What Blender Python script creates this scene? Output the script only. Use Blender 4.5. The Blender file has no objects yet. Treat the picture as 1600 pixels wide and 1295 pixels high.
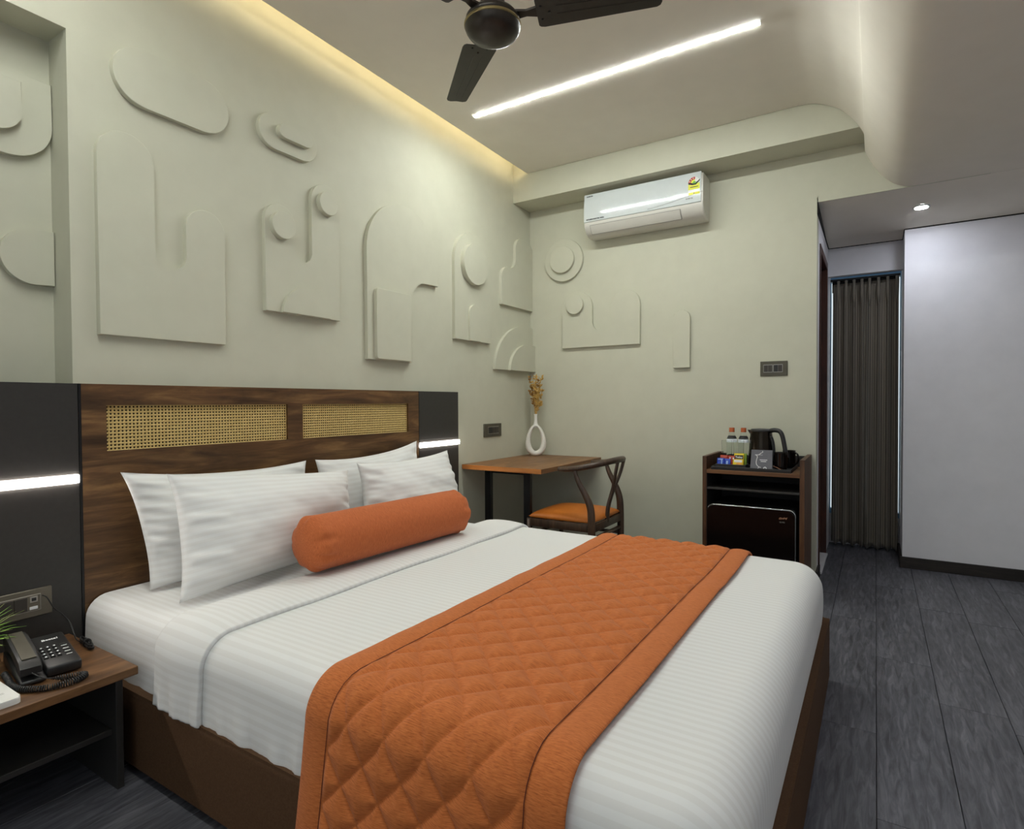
import bpy, bmesh, math, random
import numpy as np
from mathutils import Vector, Matrix, noise
random.seed(7)
PI = math.pi
SC = bpy.context.scene
COL = SC.collection
SC.unit_settings.system = 'METRIC'

# ------------------------------------------------------------------ camera
CAM = Vector((2.50, -4.28, 1.20))
R0 = Vector((0.84685153, 0.53180607, -0.00497907))      # image right
R1 = Vector((0.00617496, -0.0191937, -0.99979672))      # image down
R2 = Vector((-0.53179353, 0.84664863, -0.0195381))      # view direction
cd = bpy.data.cameras.new('camera'); cam = bpy.data.objects.new('camera', cd); COL.objects.link(cam)
mw = Matrix((R0, -R1, -R2)).transposed().to_4x4(); mw.translation = CAM
cam.matrix_world = mw
cd.sensor_width = 36.0; cd.lens = 36.0 * 904.27 / 1600.0; cd.clip_start = 0.02; cd.clip_end = 60
SC.camera = cam

# ------------------------------------------------------------------ world, exposure, light levels
SC.view_settings.view_transform = 'Standard'; SC.view_settings.look = 'None'
SC.view_settings.gamma = 1.0; SC.view_settings.use_curve_mapping = False
SC.view_settings.exposure = 0.0
W = bpy.data.worlds.new('daylight'); SC.world = W; W.use_nodes = True
W.node_tree.nodes['Background'].inputs[0].default_value = (0.86, 0.94, 1.0, 1)
W.node_tree.nodes['Background'].inputs[1].default_value = 0.95
L_STRIP = 225.0      # ceiling linear light by the far end of the bed
L_STRIP_FILL = 175.0     # unseen twin on the near side of the fan, added for fill
L_COVE = 28.0       # warm cove tape
L_HEAD = 38.0       # headboard light bars
L_DOWN = 310.0       # recessed downlights
C_NEUTRAL = (0.955, 1.0, 0.965); C_WARM = (1.0, 0.84, 0.54); C_COOL = (0.86, 0.90, 1.0)

# ------------------------------------------------------------------ materials
def lin(c):
    out = []
    for v in c:
        v = v / 255.0
        out.append(v / 12.92 if v <= 0.04045 else ((v + 0.055) / 1.055) ** 2.4)
    return tuple(out) + (1.0,)
def nd(nt, t, **kw):
    n = nt.nodes.new(t)
    for k, v in kw.items(): setattr(n, k, v)
    return n
def base(name, rough=0.5, metal=0.0, spec=0.5):
    m = bpy.data.materials.new(name); m.use_nodes = True
    b = m.node_tree.nodes['Principled BSDF']
    b.inputs['Roughness'].default_value = rough; b.inputs['Metallic'].default_value = metal
    b.inputs['Specular IOR Level'].default_value = spec
    return m, m.node_tree, b
def ramp(nt, stops):
    r = nd(nt, 'ShaderNodeValToRGB'); e = r.color_ramp.elements
    while len(e) < len(stops): e.new(0.5)
    for i, (p, c) in enumerate(stops): e[i].position = p; e[i].color = lin(c)
    return r
def coords(nt, kind='Object', scale=(1, 1, 1), rot=(0, 0, 0)):
    t = nd(nt, 'ShaderNodeTexCoord'); mp = nd(nt, 'ShaderNodeMapping')
    mp.inputs['Scale'].default_value = scale; mp.inputs['Rotation'].default_value = rot
    nt.links.new(t.outputs[kind], mp.inputs[0]); return mp
def tex_noise(nt, mp, scale=1.0, detail=4.0, rough=0.55, dist=0.0):
    n = nd(nt, 'ShaderNodeTexNoise'); n.inputs['Scale'].default_value = scale; n.inputs['Detail'].default_value = detail
    n.inputs['Roughness'].default_value = rough; n.inputs['Distortion'].default_value = dist
    nt.links.new(mp.outputs[0], n.inputs['Vector']); return n
def bump(nt, b, h, strength, dist=0.002):
    bp = nd(nt, 'ShaderNodeBump'); bp.inputs['Strength'].default_value = strength; bp.inputs['Distance'].default_value = dist
    nt.links.new(h, bp.inputs['Height']); nt.links.new(bp.outputs[0], b.inputs['Normal'])
def plain(name, c, rough=0.5, metal=0.0, spec=0.5, var=6, nscale=30.0, bstr=0.0, bdist=0.001):
    m, nt, b = base(name, rough, metal, spec)
    mp = coords(nt); n = tex_noise(nt, mp, nscale, 5)
    lo = tuple(max(0, v - var) for v in c); hi = tuple(min(255, v + var) for v in c)
    r = ramp(nt, [(0.3, lo), (0.7, hi)])
    nt.links.new(n.outputs['Fac'], r.inputs[0]); nt.links.new(r.outputs[0], b.inputs['Base Color'])
    if bstr: bump(nt, b, n.outputs['Fac'], bstr, bdist)
    return m
def wood(name, dark, mid, light, axis='Y', rough=0.45, fine=1.0, blotch=True, spec=0.4):
    m, nt, b = base(name, rough, 0, spec)
    long_, cross = 2.6 * fine, 22.0 * fine
    s = {'X': (long_, cross, cross), 'Y': (cross, long_, cross), 'Z': (cross, cross, long_)}[axis]
    mp = coords(nt, 'Object', s); n = tex_noise(nt, mp, 1.0, 9, 0.62, 0.9)
    r = ramp(nt, [(0.28, dark), (0.5, mid), (0.72, light)])
    nt.links.new(n.outputs['Fac'], r.inputs[0])
    s2 = {'X': (1.6, 9, 9), 'Y': (9, 1.6, 9), 'Z': (9, 9, 1.6)}[axis]
    mp2 = coords(nt, 'Object', s2); n2 = tex_noise(nt, mp2, 1.0, 5, 0.6, 1.4)
    r2 = ramp(nt, [(0.3, (150, 150, 150)), (0.55, (225, 225, 225)), (0.75, (255, 255, 255))])
    nt.links.new(n2.outputs['Fac'], r2.inputs[0])
    mx = nd(nt, 'ShaderNodeMix', data_type='RGBA', blend_type='MULTIPLY'); mx.inputs[0].default_value = 0.8 if blotch else 0.35
    nt.links.new(r.outputs[0], mx.inputs[6]); nt.links.new(r2.outputs[0], mx.inputs[7])
    nt.links.new(mx.outputs[2], b.inputs['Base Color'])
    bump(nt, b, n.outputs['Fac'], 0.25, 0.0012)
    return m
def stripes(name, c1, c2, period, rough=0.75, coord=1, bstr=0.15):
    # woven satin stripe: UVs are in metres
    m, nt, b = base(name, rough, 0, 0.25)
    t = nd(nt, 'ShaderNodeTexCoord'); sp = nd(nt, 'ShaderNodeSeparateXYZ'); nt.links.new(t.outputs['UV'], sp.inputs[0])
    mu = nd(nt, 'ShaderNodeMath', operation='MULTIPLY'); mu.inputs[1].default_value = 2 * PI / period
    nt.links.new(sp.outputs[coord], mu.inputs[0])
    si = nd(nt, 'ShaderNodeMath', operation='SINE'); nt.links.new(mu.outputs[0], si.inputs[0])
    ma = nd(nt, 'ShaderNodeMapRange'); ma.inputs[1].default_value = -0.12; ma.inputs[2].default_value = 0.12
    nt.links.new(si.outputs[0], ma.inputs[0])
    mx = nd(nt, 'ShaderNodeMix', data_type='RGBA'); mx.inputs[6].default_value = lin(c1); mx.inputs[7].default_value = lin(c2)
    nt.links.new(ma.outputs[0], mx.inputs[0]); nt.links.new(mx.outputs[2], b.inputs['Base Color'])
    mr = nd(nt, 'ShaderNodeMapRange'); mr.inputs[3].default_value = rough; mr.inputs[4].default_value = rough - 0.18
    mr.inputs[4].default_value = rough - 0.08; nt.links.new(ma.outputs[0], mr.inputs[0]); nt.links.new(mr.outputs[0], b.inputs['Roughness'])
    mp = nd(nt, 'ShaderNodeMapping'); mp.inputs['Scale'].default_value = (14, 14, 14); nt.links.new(t.outputs['UV'], mp.inputs[0])
    n = tex_noise(nt, mp, 1.0, 6, 0.6, 0.6); bump(nt, b, n.outputs['Fac'], bstr, 0.006)
    b.inputs['Sheen Weight'].default_value = 0.1
    return m
def heather(name, dark, mid, light, su, sv):
    m, nt, b = base(name, 0.8, 0, 0.2)
    mp = coords(nt, 'UV', (su, sv, 1)); n = tex_noise(nt, mp, 1.0, 5, 0.7, 0.3)
    r = ramp(nt, [(0.27, dark), (0.5, mid), (0.74, light)])
    nt.links.new(n.outputs['Fac'], r.inputs[0]); nt.links.new(r.outputs[0], b.inputs['Base Color'])
    bump(nt, b, n.outputs['Fac'], 0.05, 0.0006); b.inputs['Sheen Weight'].default_value = 0.08
    return m
def emit(name, c, s):
    m = bpy.data.materials.new(name); m.use_nodes = True; nt = m.node_tree
    b = nt.nodes['Principled BSDF']; b.inputs['Base Color'].default_value = (0.9, 0.9, 0.9, 1)
    b.inputs['Emission Color'].default_value = tuple(c) + (1,); b.inputs['Emission Strength'].default_value = s
    return m
def glass(name, c=(245, 250, 248), rough=0.02, ior=1.45):
    m, nt, b = base(name, rough, 0, 0.5)
    b.inputs['Base Color'].default_value = lin(c); b.inputs['Transmission Weight'].default_value = 1.0; b.inputs['IOR'].default_value = ior
    return m

M = {}
M['paint'] = plain('sage_paint', (200, 199, 180), 0.6, var=2, nscale=9, bstr=0.05, bdist=0.002, spec=0.3)
M['ceil'] = plain('ceiling_paint', (234, 228, 216), 0.75, var=2, nscale=6, bstr=0.05, spec=0.25)
M['white_paint'] = plain('grey_white_paint', (222, 221, 225), 0.55, var=3, nscale=7, bstr=0.1, bdist=0.002, spec=0.3)
M['gap'] = plain('shadow_gap', (24, 22, 20), 0.9, var=2)
M['floorbase'] = plain('floor_base', (30, 29, 30), 0.8, var=3)
M['plank'] = wood('dark_oak_plank', (66, 66, 72), (102, 102, 109), (134, 134, 141), 'Y', 0.42, 2.4, True)
M['skirt'] = wood('dark_skirting', (32, 27, 24), (46, 40, 35), (60, 52, 46), 'X', 0.5)
M['walnut'] = wood('walnut_board', (62, 41, 24), (108, 76, 46), (148, 112, 70), 'Y', 0.42, 1.0)
M['deskwood'] = wood('desk_wood', (112, 74, 40), (146, 100, 58), (172, 124, 78), 'Y', 0.38, 1.2, True)
M['deskedge'] = wood('desk_edge', (150, 88, 36), (178, 110, 50), (196, 130, 68), 'X', 0.45, 0.8, False)
M['cabwood'] = wood('cabinet_wood', (70, 44, 26), (98, 64, 40), (122, 84, 54), 'Z', 0.45, 1.1)
M['cabedge'] = wood('cabinet_edge', (96, 62, 36), (122, 82, 50), (140, 98, 62), 'X', 0.45, 1.1)
M['chairwood'] = wood('chair_wood', (56, 40, 30), (82, 62, 47), (106, 82, 62), 'Z', 0.36, 1.5, True, 0.5)
M['doorwood'] = wood('door_wood', (50, 24, 16), (74, 38, 26), (92, 50, 34), 'Z', 0.4)
M['nightwood'] = wood('nightstand_wood', (88, 60, 36), (122, 86, 54), (148, 110, 72), 'Y', 0.4, 1.1)
M['black_lam'] = plain('black_laminate', (50, 48, 46), 0.38, var=2, nscale=60, spec=0.45)
M['black'] = plain('black_plastic', (30, 30, 30), 0.42, var=3, nscale=50)
M['blackmatt'] = plain('black_matt', (22, 22, 22), 0.7, var=2)
M['gloss'] = plain('gloss_black', (17, 13, 12), 0.14, var=2, spec=0.3)
M['steel_black'] = plain('black_steel', (46, 40, 33), 0.2, 0.9, var=5, nscale=20)
M['fan'] = plain('bronze_black', (52, 46, 40), 0.38, 0.45, var=4)
M['fanblade'] = plain('dark_brown_blade', (54, 51, 45), 0.4, 0.1, var=3)
M['frame'] = plain('black_metal', (22, 22, 23), 0.35, 0.3, var=2)
M['white'] = plain('white_plastic', (228, 228, 224), 0.28, var=2, spec=0.5)
M['acwhite'] = plain('ac_gloss_white', (208, 214, 214), 0.08, var=1, spec=0.55)
M['acbody'] = plain('ac_body', (212, 209, 200), 0.4, var=1)
M['greyline'] = plain('grey_line', (120, 118, 112), 0.5, var=2)
M['vase'] = plain('white_ceramic', (236, 233, 224), 0.4, var=2)
M['dry'] = plain('dried_grass', (196, 158, 84), 0.85, var=22, nscale=60)
M['dry2'] = plain('dried_grass_brown', (150, 108, 48), 0.85, var=20, nscale=60)
M['leather'] = plain('tan_leather', (196, 112, 38), 0.42, var=6, nscale=40, bstr=0.1)
M['base_fab'] = plain('brown_upholstery', (84, 60, 40), 0.85, var=6, nscale=260, bstr=0.2, spec=0.2)
M['sheet'] = stripes('white_satin_stripe', (228, 228, 226), (222, 221, 218), 0.026, bstr=0.10)
M['pillow'] = stripes('pillow_satin_stripe', (234, 234, 232), (229, 228, 225), 0.024, bstr=0.05)
M['orange'] = heather('rust_heather', (136, 70, 32), (192, 108, 54), (212, 130, 74), 46, 640)
M['orange2'] = heather('rust_heather_bolster', (146, 74, 40), (190, 102, 56), (208, 122, 74), 640, 46)
M['piping'] = plain('rust_thread', (96, 42, 18), 0.8, var=4)
M['cane'] = plain('woven_cane', (206, 178, 112), 0.6, var=16, nscale=160)
M['canedark'] = plain('cane_backing', (30, 18, 10), 0.9, var=2)
M['metal'] = plain('brushed_metal', (170, 168, 162), 0.3, 0.9, var=4)
M['chrome'] = plain('chrome', (215, 215, 215), 0.12, 1.0, var=2)
M['brass'] = plain('dull_brass', (150, 134, 92), 0.35, 0.7, var=5)
M['plate'] = plain('bronze_plate', (112, 106, 94), 0.38, 0.5, var=3, nscale=20)
M['rocker'] = plain('dark_rocker', (62, 57, 52), 0.4, 0.2, var=2)
M['plate2'] = plain('grey_plate', (84, 80, 68), 0.42, 0.3, var=3)
M['leaf'] = plain('grass_blade', (122, 172, 56), 0.5, var=26, nscale=40)
M['leaf2'] = plain('pale_grass_blade', (186, 208, 120), 0.5, var=20, nscale=40)
M['curtain'] = stripes('striped_drape', (150, 142, 128), (102, 95, 85), 0.021, 0.6, 0, 0.05)
M['lining'] = plain('rail_shadow_dark', (36, 34, 32), 0.8, var=3)  # dark tone for the painted shadow of the curtain rail
M['winframe'] = plain('blue_window_frame', (120, 170, 205), 0.4, var=4)
M['glass'] = glass('clear_glass')
M['tumbler'] = glass('thin_glass', (248, 250, 248), 0.01, 1.18)
M['water'] = glass('bottle_plastic', (246, 250, 248), 0.02, 1.10)
M['cap'] = plain('orange_cap', (178, 88, 40), 0.45, var=6)
M['paper'] = plain('white_label', (222, 228, 234), 0.6, var=4)
M['blue'] = plain('blue_sachet', (36, 70, 178), 0.4, var=22, nscale=70)
M['bluel'] = plain('pale_blue_print', (150, 186, 228), 0.5, var=14, nscale=60)
M['yellow'] = plain('yellow_sachet', (232, 206, 46), 0.42, var=14, nscale=60)
M['green'] = plain('green_sachet', (130, 160, 48), 0.42, var=14, nscale=60)
M['red'] = plain('red_sachet', (176, 62, 40), 0.42, var=14, nscale=60)
M['orangep'] = plain('orange_print', (232, 160, 60), 0.5, var=8)
M['ink'] = plain('black_ink', (26, 26, 28), 0.6, var=2)
M['cardgrey'] = plain('grey_card', (104, 104, 110), 0.6, var=4, nscale=70)
M['inkw'] = plain('white_ink', (236, 236, 236), 0.6, var=2)
M['copper'] = plain('copper_ink', (190, 140, 110), 0.4, 0.4, var=4)
M['marble'] = plain('white_marble', (226, 226, 228), 0.3, var=4)
M['stkyellow'] = plain('energy_yellow', (228, 226, 70), 0.5, var=3)
M['stkred'] = plain('energy_red', (180, 44, 26), 0.5, var=3)
M['stkgreen'] = plain('energy_green', (110, 176, 60), 0.5, var=3)
M['strip'] = emit('led_diffuser', C_NEUTRAL, L_STRIP)
M['strip_fill'] = emit('led_diffuser_fill', C_NEUTRAL, L_STRIP_FILL)
M['cove'] = emit('warm_led_tape', C_WARM, L_COVE)
M['headled'] = emit('headboard_led', (1.0, 0.93, 0.86), L_HEAD)
M['down'] = emit('downlight_lens', C_COOL, L_DOWN)

# ------------------------------------------------------------------ object helpers
ORG = {}
def props(o, label=None, cat=None, group=None, kind=None):
    if label: o['label'] = label
    if cat: o['category'] = cat
    if group: o['group'] = group
    if kind: o['kind'] = kind
    return o
def thing(name, label, cat, loc, group=None, kind=None):
    o = bpy.data.objects.new(name, None); COL.objects.link(o)
    o.location = loc; o.empty_display_size = 0.05; ORG[o.name] = Vector(loc)
    return props(o, label, cat, group, kind)
def shade(me, smooth, angle=40):
    if smooth is True:
        me.polygons.foreach_set('use_smooth', [True] * len(me.polygons))
    elif smooth == 'auto':
        me.set_sharp_from_angle(angle=math.radians(angle))
        me.polygons.foreach_set('use_smooth', [len(p.vertices) <= 4 for p in me.polygons])
def link(name, me, mat, parent=None, smooth=False, **pr):
    if parent is not None: org = ORG[parent.name]
    else:
        co = np.empty(len(me.vertices) * 3); me.vertices.foreach_get('co', co); co = co.reshape(-1, 3)
        mn, mx_ = co.min(0), co.max(0); org = Vector(((mn[0] + mx_[0]) / 2, (mn[1] + mx_[1]) / 2, mn[2]))
    me.transform(Matrix.Translation(-org))
    for mm in (mat if isinstance(mat, (list, tuple)) else [mat]): me.materials.append(mm)
    shade(me, smooth)
    o = bpy.data.objects.new(name, me); COL.objects.link(o)
    if parent is not None: o.parent = parent; ORG[o.name] = org
    else: o.location = org; ORG[o.name] = org
    return props(o, **pr)
def add(name, bm, mat, parent=None, smooth=False, **pr):
    bmesh.ops.recalc_face_normals(bm, faces=bm.faces)
    me = bpy.data.meshes.new(name); bm.to_mesh(me); bm.free()
    return link(name, me, mat, parent, smooth, **pr)
def B(): return bmesh.new()
def box(bm, x0, x1, y0, y1, z0, z1, bev=0.0, seg=2, mi=0):
    vs = [bm.verts.new(p) for p in ((x0, y0, z0), (x1, y0, z0), (x1, y1, z0), (x0, y1, z0), (x0, y0, z1), (x1, y0, z1), (x1, y1, z1), (x0, y1, z1))]
    fs = [bm.faces.new([vs[i] for i in q]) for q in ((0, 3, 2, 1), (4, 5, 6, 7), (0, 1, 5, 4), (1, 2, 6, 5), (2, 3, 7, 6), (3, 0, 4, 7))]
    for f in fs: f.material_index = mi
    if bev:
        es = list({e for f in fs for e in f.edges})
        bmesh.ops.bevel(bm, geom=es, offset=bev, segments=seg, profile=0.5, affect='EDGES')
    return bm
def bx(*a, **k): return box(B(), *a, **k)
def prism(bm, pts, axis, a0, a1, bev=0.0, seg=2):
    """pts in the plane normal to axis: X->(y,z) Y->(x,z) Z->(x,y); a1 is the visible end, which gets the bevel"""
    def mk(p, a): return {'X': (a, p[0], p[1]), 'Y': (p[0], a, p[1]), 'Z': (p[0], p[1], a)}[axis]
    v0 = [bm.verts.new(mk(p, a0)) for p in pts]; v1 = [bm.verts.new(mk(p, a1)) for p in pts]
    n = len(pts)
    bm.faces.new(v0[::-1]); top = bm.faces.new(v1)
    for i in range(n): bm.faces.new((v0[i], v0[(i + 1) % n], v1[(i + 1) % n], v1[i]))
    if bev: bmesh.ops.bevel(bm, geom=list(top.edges), offset=bev, segments=seg, profile=0.5, affect='EDGES')
    return bm
def catmull(pts, k=6):
    P = [Vector(p) for p in pts]; P = [P[0] * 2 - P[1]] + P + [P[-1] * 2 - P[-2]]; out = []
    for i in range(1, len(P) - 2):
        for j in range(k):
            t = j / k
            out.append(0.5 * ((2 * P[i]) + (P[i + 1] - P[i - 1]) * t + (2 * P[i - 1] - 5 * P[i] + 4 * P[i + 1] - P[i + 2]) * t * t + (-P[i - 1] + 3 * P[i] - 3 * P[i + 1] + P[i + 2]) * t ** 3))
    out.append(P[-2]); return out
def tube(bm, path, rad, segs=8, closed=False, up=Vector((0, 0, 1)), flat=1.0, cap=True):
    """rad: number, list, or function t->r; flat scales the section along the binormal"""
    path = [Vector(p) for p in path]; n = len(path); rings = []; prev = None
    for i, p in enumerate(path):
        t = (path[(i + 1) % n] - path[i - 1]) if closed else (path[min(i + 1, n - 1)] - path[max(i - 1, 0)])
        t.normalize()
        if prev is None:
            u = up if abs(t.dot(up)) < 0.95 else Vector((1, 0, 0))
            a = (u - t * u.dot(t)).normalized()
        else: a = (prev - t * prev.dot(t)).normalized()
        prev = a; b = t.cross(a)
        r = rad(i / max(1, n - 1)) if callable(rad) else (rad[i] if isinstance(rad, (list, tuple)) else rad)
        rings.append([bm.verts.new(p + (a * math.cos(2 * PI * k / segs) + b * (flat * math.sin(2 * PI * k / segs))) * r) for k in range(segs)])
    for i in range(n if closed else n - 1):
        A, Bq = rings[i], rings[(i + 1) % n]
        for k in range(segs): bm.faces.new((A[k], A[(k + 1) % segs], Bq[(k + 1) % segs], Bq[k]))
    if cap and not closed: bm.faces.new(rings[0][::-1]); bm.faces.new(rings[-1])
    return bm
def lathe(bm, prof, c, segs=24, cap=True, sx=1.0, sy=1.0):
    rings = []
    for r, z in prof:
        rings.append([bm.verts.new((c[0] + sx * r * math.cos(2 * PI * k / segs), c[1] + sy * r * math.sin(2 * PI * k / segs), c[2] + z)) for k in range(segs)])
    for i in range(len(rings) - 1):
        for k in range(segs): bm.faces.new((rings[i][k], rings[i][(k + 1) % segs], rings[i + 1][(k + 1) % segs], rings[i + 1][k]))
    if cap: bm.faces.new(rings[0][::-1]); bm.faces.new(rings[-1])
    zero = [v for (r, z), ring in zip(prof, rings) if r < 1e-6 for v in ring]
    if zero: bmesh.ops.remove_doubles(bm, verts=zero, dist=1e-6)
    return bm
def gridmesh(name, P, UV, flip=False):
    """P (nu,nv,3) array, UV (nu,nv,2)"""
    nu, nv = P.shape[:2]; idx = np.arange(nu * nv).reshape(nu, nv)
    f = np.stack([idx[:-1, :-1], idx[1:, :-1], idx[1:, 1:], idx[:-1, 1:]], -1).reshape(-1, 4)
    if flip: f = f[:, ::-1]
    me = bpy.data.meshes.new(name); me.from_pydata(P.reshape(-1, 3).tolist(), [], f.tolist())
    ul = me.uv_layers.new(name='UVMap'); ul.data.foreach_set('uv', UV.reshape(-1, 2)[f.reshape(-1)].astype(np.float32).ravel())
    return me
def solid(o, t, off=-1.0):
    m = o.modifiers.new('thickness', 'SOLIDIFY'); m.thickness = t; m.offset = off; return o
def text(name, body, size, org, U, V, mat, parent, depth=0.0006, bold=0.0, shear=0.0, cx=False):
    cu = bpy.data.curves.new(name, 'FONT'); cu.body = body; cu.size = size; cu.extrude = depth / 2; cu.offset = bold; cu.shear = shear
    cu.resolution_u = 2
    if cx: cu.align_x = 'CENTER'
    t = bpy.data.objects.new(name, cu); COL.objects.link(t)
    dg = bpy.context.evaluated_depsgraph_get(); me = bpy.data.meshes.new_from_object(t.evaluated_get(dg))
    bpy.data.objects.remove(t); bpy.data.curves.remove(cu); me.name = name
    U = Vector(U).normalized(); V = Vector(V).normalized(); N = U.cross(V)
    mt = Matrix((U, V, N)).transposed().to_4x4(); mt.translation = Vector(org) + N * (depth / 2)
    me.transform(mt)
    return link(name, me, mat, parent)
def struct(name, bm, mat, label=None, parent=None, smooth=False):
    return add(name, bm, mat, parent, smooth, label=label, kind='structure') if parent is None else add(name, bm, mat, parent, smooth)
def nz(x, y, z=0.0): return noise.noise(Vector((x, y, z)))
def vnoise(A, Bq, s=0.0):
    return np.array([nz(a, b, s) for a, b in zip(A.ravel(), Bq.ravel())]).reshape(A.shape)

# ------------------------------------------------------------------ the room
X0, X1, Y0, Y1, ZC, ZL = 0.0, 4.4, -6.3, 1.45, 3.03, 2.5
# floor: a base with every plank its own board
fl = B(); box(fl, -0.3, X1 + 0.1, Y0 - 0.1, Y1 + 0.1, -0.08, -0.012)
floor = struct('floor', fl, M['floorbase'], 'dark grey wood plank floor')
PW = 0.212
def plank_mesh(L):
    bm = B(); box(bm, -PW / 2 + 0.0009, PW / 2 - 0.0009, 0.0009, L - 0.0009, -0.0115, 0, 0.0013, 1)
    bmesh.ops.recalc_face_normals(bm, faces=bm.faces); me = bpy.data.meshes.new('plank'); bm.to_mesh(me); bm.free(); me.materials.append(M['plank']); return me
PM = plank_mesh(1.25)
fo = ORG[floor.name]
# rows lie along the room; a coarse cut keeps the count low where the bed covers them
k = 0; x = 2.51 - PW / 2 - PW * 12
while x < X1:
    off = random.uniform(0, 1.25)
    y = Y0 - off
    while y < Y1:
        covered = (x - PW / 2 > 0.15 and x + PW / 2 < 2.25 and y > -3.3 and y + 1.25 < -1.5)
        if not covered and x + PW / 2 > -0.1:
            o = bpy.data.objects.new('plank', PM); COL.objects.link(o); o.parent = floor
            o.location = Vector((x, y, 0)) - fo
        y += 1.25
    x += PW

# left wall with a recessed bay towards the camera
NY, NZ, ND = -3.335, 2.57, -0.15
wl = B(); box(wl, -0.3, 0, NY, Y1 + 0.1, -0.01, 3.4); box(wl, -0.3, 0, Y0 - 0.1, NY, NZ, 3.4); box(wl, -0.3, ND, Y0 - 0.1, NY, -0.01, NZ)
struct('wall_left', wl, M['paint'], 'sage painted wall carrying the headboard and the raised reliefs')
wb = B(); box(wb, 0, 2.17, 0, 0.12, -0.01, 3.4); box(wb, 2.17, 3.05, 0, 0.02, 2.4995, 3.4)
struct('wall_back', wb, M['paint'], 'sage painted end wall carrying the air conditioner')
bmv = bx(0, 2.43, -0.264, 0, 2.82, 3.2); struct('trim_1', bmv, M['paint'], 'boxed beam running above the air conditioner')
# ceiling with the ogee drop to the lower level
prof = [(2.0, 3.03), (2.07, 3.03), (2.16, 3.022), (2.235, 2.993), (2.30, 2.955), (2.345, 2.91), (2.385, 2.86), (2.42, 2.80), (2.445, 2.74), (2.468, 2.69), (2.50, 2.635), (2.545, 2.575), (2.595, 2.53), (2.65, 2.507), (2.72, 2.5)]
sm = [(p.x, p.y) for p in catmull([(a, b, 0) for a, b in prof], 4)]
cl = B()
def ceil_strip(pts, y0, y1, th=0.02):
    lo0 = [cl.verts.new((x_, y0, z_)) for x_, z_ in pts]; lo1 = [cl.verts.new((x_, y1, z_)) for x_, z_ in pts]
    up0 = [cl.verts.new((x_ + 0.006, y0, z_ + th)) for x_, z_ in pts]; up1 = [cl.verts.new((x_ + 0.006, y1, z_ + th)) for x_, z_ in pts]
    for i in range(len(pts) - 1):
        cl.faces.new((lo0[i], lo0[i + 1], lo1[i + 1], lo1[i])); cl.faces.new((up0[i], up1[i], up1[i + 1], up0[i + 1]))
        cl.faces.new((lo1[i], lo1[i + 1], up1[i + 1], up1[i])); cl.faces.new((lo0[i + 1], lo0[i], up0[i], up0[i + 1]))
    for i in (0, -1): cl.faces.new((lo0[i], lo1[i], up1[i], up0[i]))
isp = min(range(len(sm)), key=lambda i: abs(sm[i][0] - 2.432))
ceil_strip([(0.135, 3.03)] + sm[:isp + 1], Y0, -0.270)
ceil_strip(sm[isp:] + [(X1, 2.5)], Y0, -0.004)
struct('ceiling', cl, M['ceil'], 'off white false ceiling curving down to a lower level', smooth='auto')
cu_ = B(); box(cu_, -0.3, X1 + 0.1, Y0 - 0.1, 0.12, 3.4, 3.48)
struct('ceiling_slab', cu_, M['ceil'], 'upper ceiling slab above the light cove')
# lower ceiling of the passage, falling slightly to the far end
pc = B()
zc0, zc1 = 2.500, 2.43
v = [pc.verts.new(p) for p in ((2.176, 0.002, zc0), (X1, 0.002, zc0), (X1, 0.75, zc1), (2.176, 0.75, zc1), (2.176, 1.045, zc1), (2.665, 1.045, zc1), (2.665, 0.75, zc1))]
pc.faces.new((v[0], v[1], v[2], v[6], v[3])); pc.faces.new((v[3], v[6], v[5], v[4]))
r_ = bmesh.ops.extrude_face_region(pc, geom=list(pc.faces)); bmesh.ops.translate(pc, vec=(0, 0, 0.03), verts=[q for q in r_['geom'] if isinstance(q, bmesh.types.BMVert)])
struct('ceiling_passage', pc, M['ceil'], 'lower ceiling over the passage to the window')
# passage: left wall with the doorway, far wall with the window, white wall
pw = B(); box(pw, 1.95, 2.17, 0.12, 0.24, -0.01, 2.6); box(pw, 1.95, 2.17, 0.86, Y1, -0.01, 2.6); box(pw, 1.95, 2.17, 0.24, 0.86, 2.235, 2.6)
struct('wall_passage', pw, M['white_paint'], 'pale return wall holding the brown bathroom door')
ww = B(); box(ww, 2.67, X1, 0.745, Y1, -0.01, 2.6); struct('wall_right', ww, M['white_paint'], 'pale grey white wall at the passage mouth')
fb = B(); box(fb, 2.17, 2.67, 1.05, 1.11, 2.205, 2.6); struct('trim_2', fb, M['white_paint'], 'pelmet beam above the curtains')
wf = B(); box(wf, 2.17, 2.67, 1.34, 1.42, -0.01, 0.25); box(wf, 2.17, 2.67, 1.34, 1.42, 2.25, 2.6)
struct('wall_far', wf, M['white_paint'], 'wall under and over the passage window')
w1 = thing('window_1', None, None, (2.42, 1.37, 0.25), kind='structure'); w1['label'] = 'blue framed window behind the curtains'
fr = B(); box(fr, 2.17, 2.176, 1.345, 1.40, 0.25, 2.25); box(fr, 2.664, 2.67, 1.345, 1.40, 0.25, 2.25); box(fr, 2.176, 2.664, 1.345, 1.40, 0.25, 0.29); box(fr, 2.176, 2.664, 1.345, 1.40, 2.21, 2.25); box(fr, 2.405, 2.435, 1.345, 1.40, 0.29, 2.21)
add('frame', fr, M['winframe'], w1)
add('pane', bx(2.176, 2.405, 1.37, 1.376, 0.29, 2.21), M['glass'], w1); add('pane', bx(2.435, 2.664, 1.37, 1.376, 0.29, 2.21), M['glass'], w1)
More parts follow.
